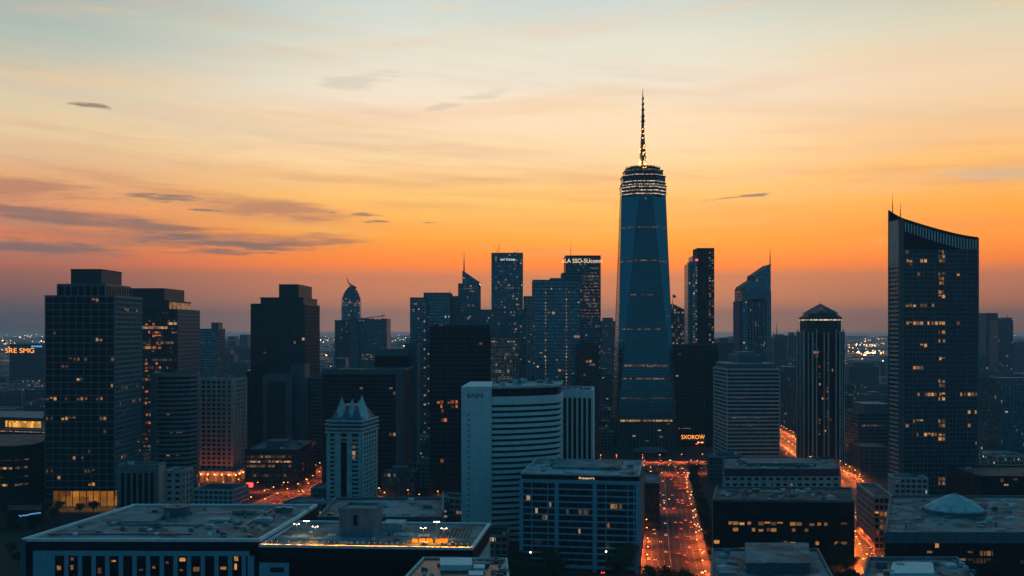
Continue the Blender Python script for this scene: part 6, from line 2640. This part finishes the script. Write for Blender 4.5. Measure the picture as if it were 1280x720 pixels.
for k_ in range(16):
    px_, Y_ = tt_.uniform(1040, 1084), tt_.uniform(565, 640)
    x_ = px2x(px_, Y_)
    if any(inside(Vector((x_, Y_)), fp, 2) for fp in FOOT) or not roadclear(Vector((x_, Y_)), 6):
        continue
    put_tree(x_, Y_, tt_.uniform(.9, 1.3), 'dark leafy tree beside the avenue near the bottom right roof', 'trees beside the avenue')
for k_ in range(26):
    px_, Y_ = tt_.uniform(-20, 120), tt_.uniform(640, 840)
    x_ = px2x(px_, Y_)
    if any(inside(Vector((x_, Y_)), fp, 3) for fp in FOOT):
        continue
    put_tree(x_, Y_, tt_.uniform(.8, 1.3), 'dark leafy tree in the shade left of the wide stained roof', 'trees left of the wide roof')
# lamp posts in the grove with white globes
for i, (px_, Y_, lab) in enumerate(((663, 626, 'white lamp post left of the grove under the framed block'), (757, 628, 'white lamp post in the middle of the grove'), (724, 640, 'low pale lamp post in the grove nearest the framed block'))):
    x_ = px2x(px_, Y_)
    r_ = thing('globe_lamp', lab, 'lamp post', (x_, Y_ - 3, 0), 'globe lamps in the grove')
    m_ = MB()
    m_.cyl(0, 0, 0, 14 - 4 * (i == 2), .12, .08, 8)
    m_.build('pole', M['f_steel'], r_)
    m_ = MB()
    z_ = 14 - 4 * (i == 2)
    m_.loft([ngon(.2, z_, 8), ngon(.5, z_ + .35, 8), ngon(.5, z_ + .7, 8), ngon(.15, z_ + 1.0, 8)])
    m_.build('globe', M['white_l'], r_)
# a red delivery van's tail glow: van parked under the grove
r_ = thing('parked_van', 'van with bright red tail lamps standing among the trees under the framed block', 'van', (px2x(752, 632), 629, 0), None, R(95))
m_ = MB()
m_.hexa([(-2.6, -1, .4), (2.6, -1, .4), (2.6, 1, .4), (-2.6, 1, .4)], [(-2.6, -.95, 2.4), (1.7, -.95, 2.4), (1.7, .95, 2.4), (-2.6, .95, 2.4)])
m_.build('body', M['car_b'], r_)
for y_ in (-.7, .7):
    m_ = MB()
    m_.box(-2.75, y_ - .2, .9, -2.61, y_ + .2, 1.7)
    m_.build('taillight', M['red_l'], r_)
    for x_ in (-1.7, 1.7):
        m_ = MB()
        m_.box(x_ - .35, y_ * 1.35 - .12, 0, x_ + .35, y_ * 1.35 + .12, .7)
        m_.build('wheel', M['f_black'], r_)

# ================================================================== made-up bollard lamps, added to speckle the pavements with light
bl = random.Random(44)
bp = None
for rn, n_, lab, grp in (('main_street', 40, 'added bollard lamp speckling the pavements of the main street with light', 'added bollard lamps on the main street'),
                         ('avenue', 60, 'added bollard lamp speckling the pavements of the avenue with light', 'added bollard lamps on the avenue'),
                         ('crossing_road', 60, 'added bollard lamp speckling the crossing before the tallest tower with light', 'added bollard lamps at the crossing'),
                         ('left_street', 40, 'added bollard lamp speckling the street below the pinkish tower with light', 'added bollard lamps on the left street')):
    pts, w_ = ROADS[rn]
    L_ = sum(math.dist(a, c) for a, c in zip(pts, pts[1:]))
    k_ = 0
    while k_ < n_:
        k_ += 1
        sg = bl.choice((-1, 1))
        (x_, y_), t_ = next(along(pts, 1e9, sg * (w_ / 2 + bl.uniform(1.2, 4.6)), bl.uniform(40, L_ - 1)))
        if any(inside(Vector((x_, y_)), fp, .4) for fp in FOOT):
            continue
        if bp is None:
            bp = o = thing('added_bollard_lamp', lab, 'bollard', (x_, y_, .15))
            m_ = MB()
            m_.cyl(0, 0, 0, 1.1, .14, .12, 8)
            m_.build('post', M['f_steel'], o)
            m_ = MB()
            m_.cyl(0, 0, 1.1, 1.75, .26, .22, 8)
            m_.build('lamp_glass', M['sodium_w'], o)
            m_ = MB()
            m_.cyl(0, 0, 1.75, 1.85, .3, .1, 8)
            m_.build('cap', M['f_steel'], o)
        else:
            o = copy_tree(bp)
            o.location = (x_, y_, .15)
        o['label'], o['group'] = lab, grp
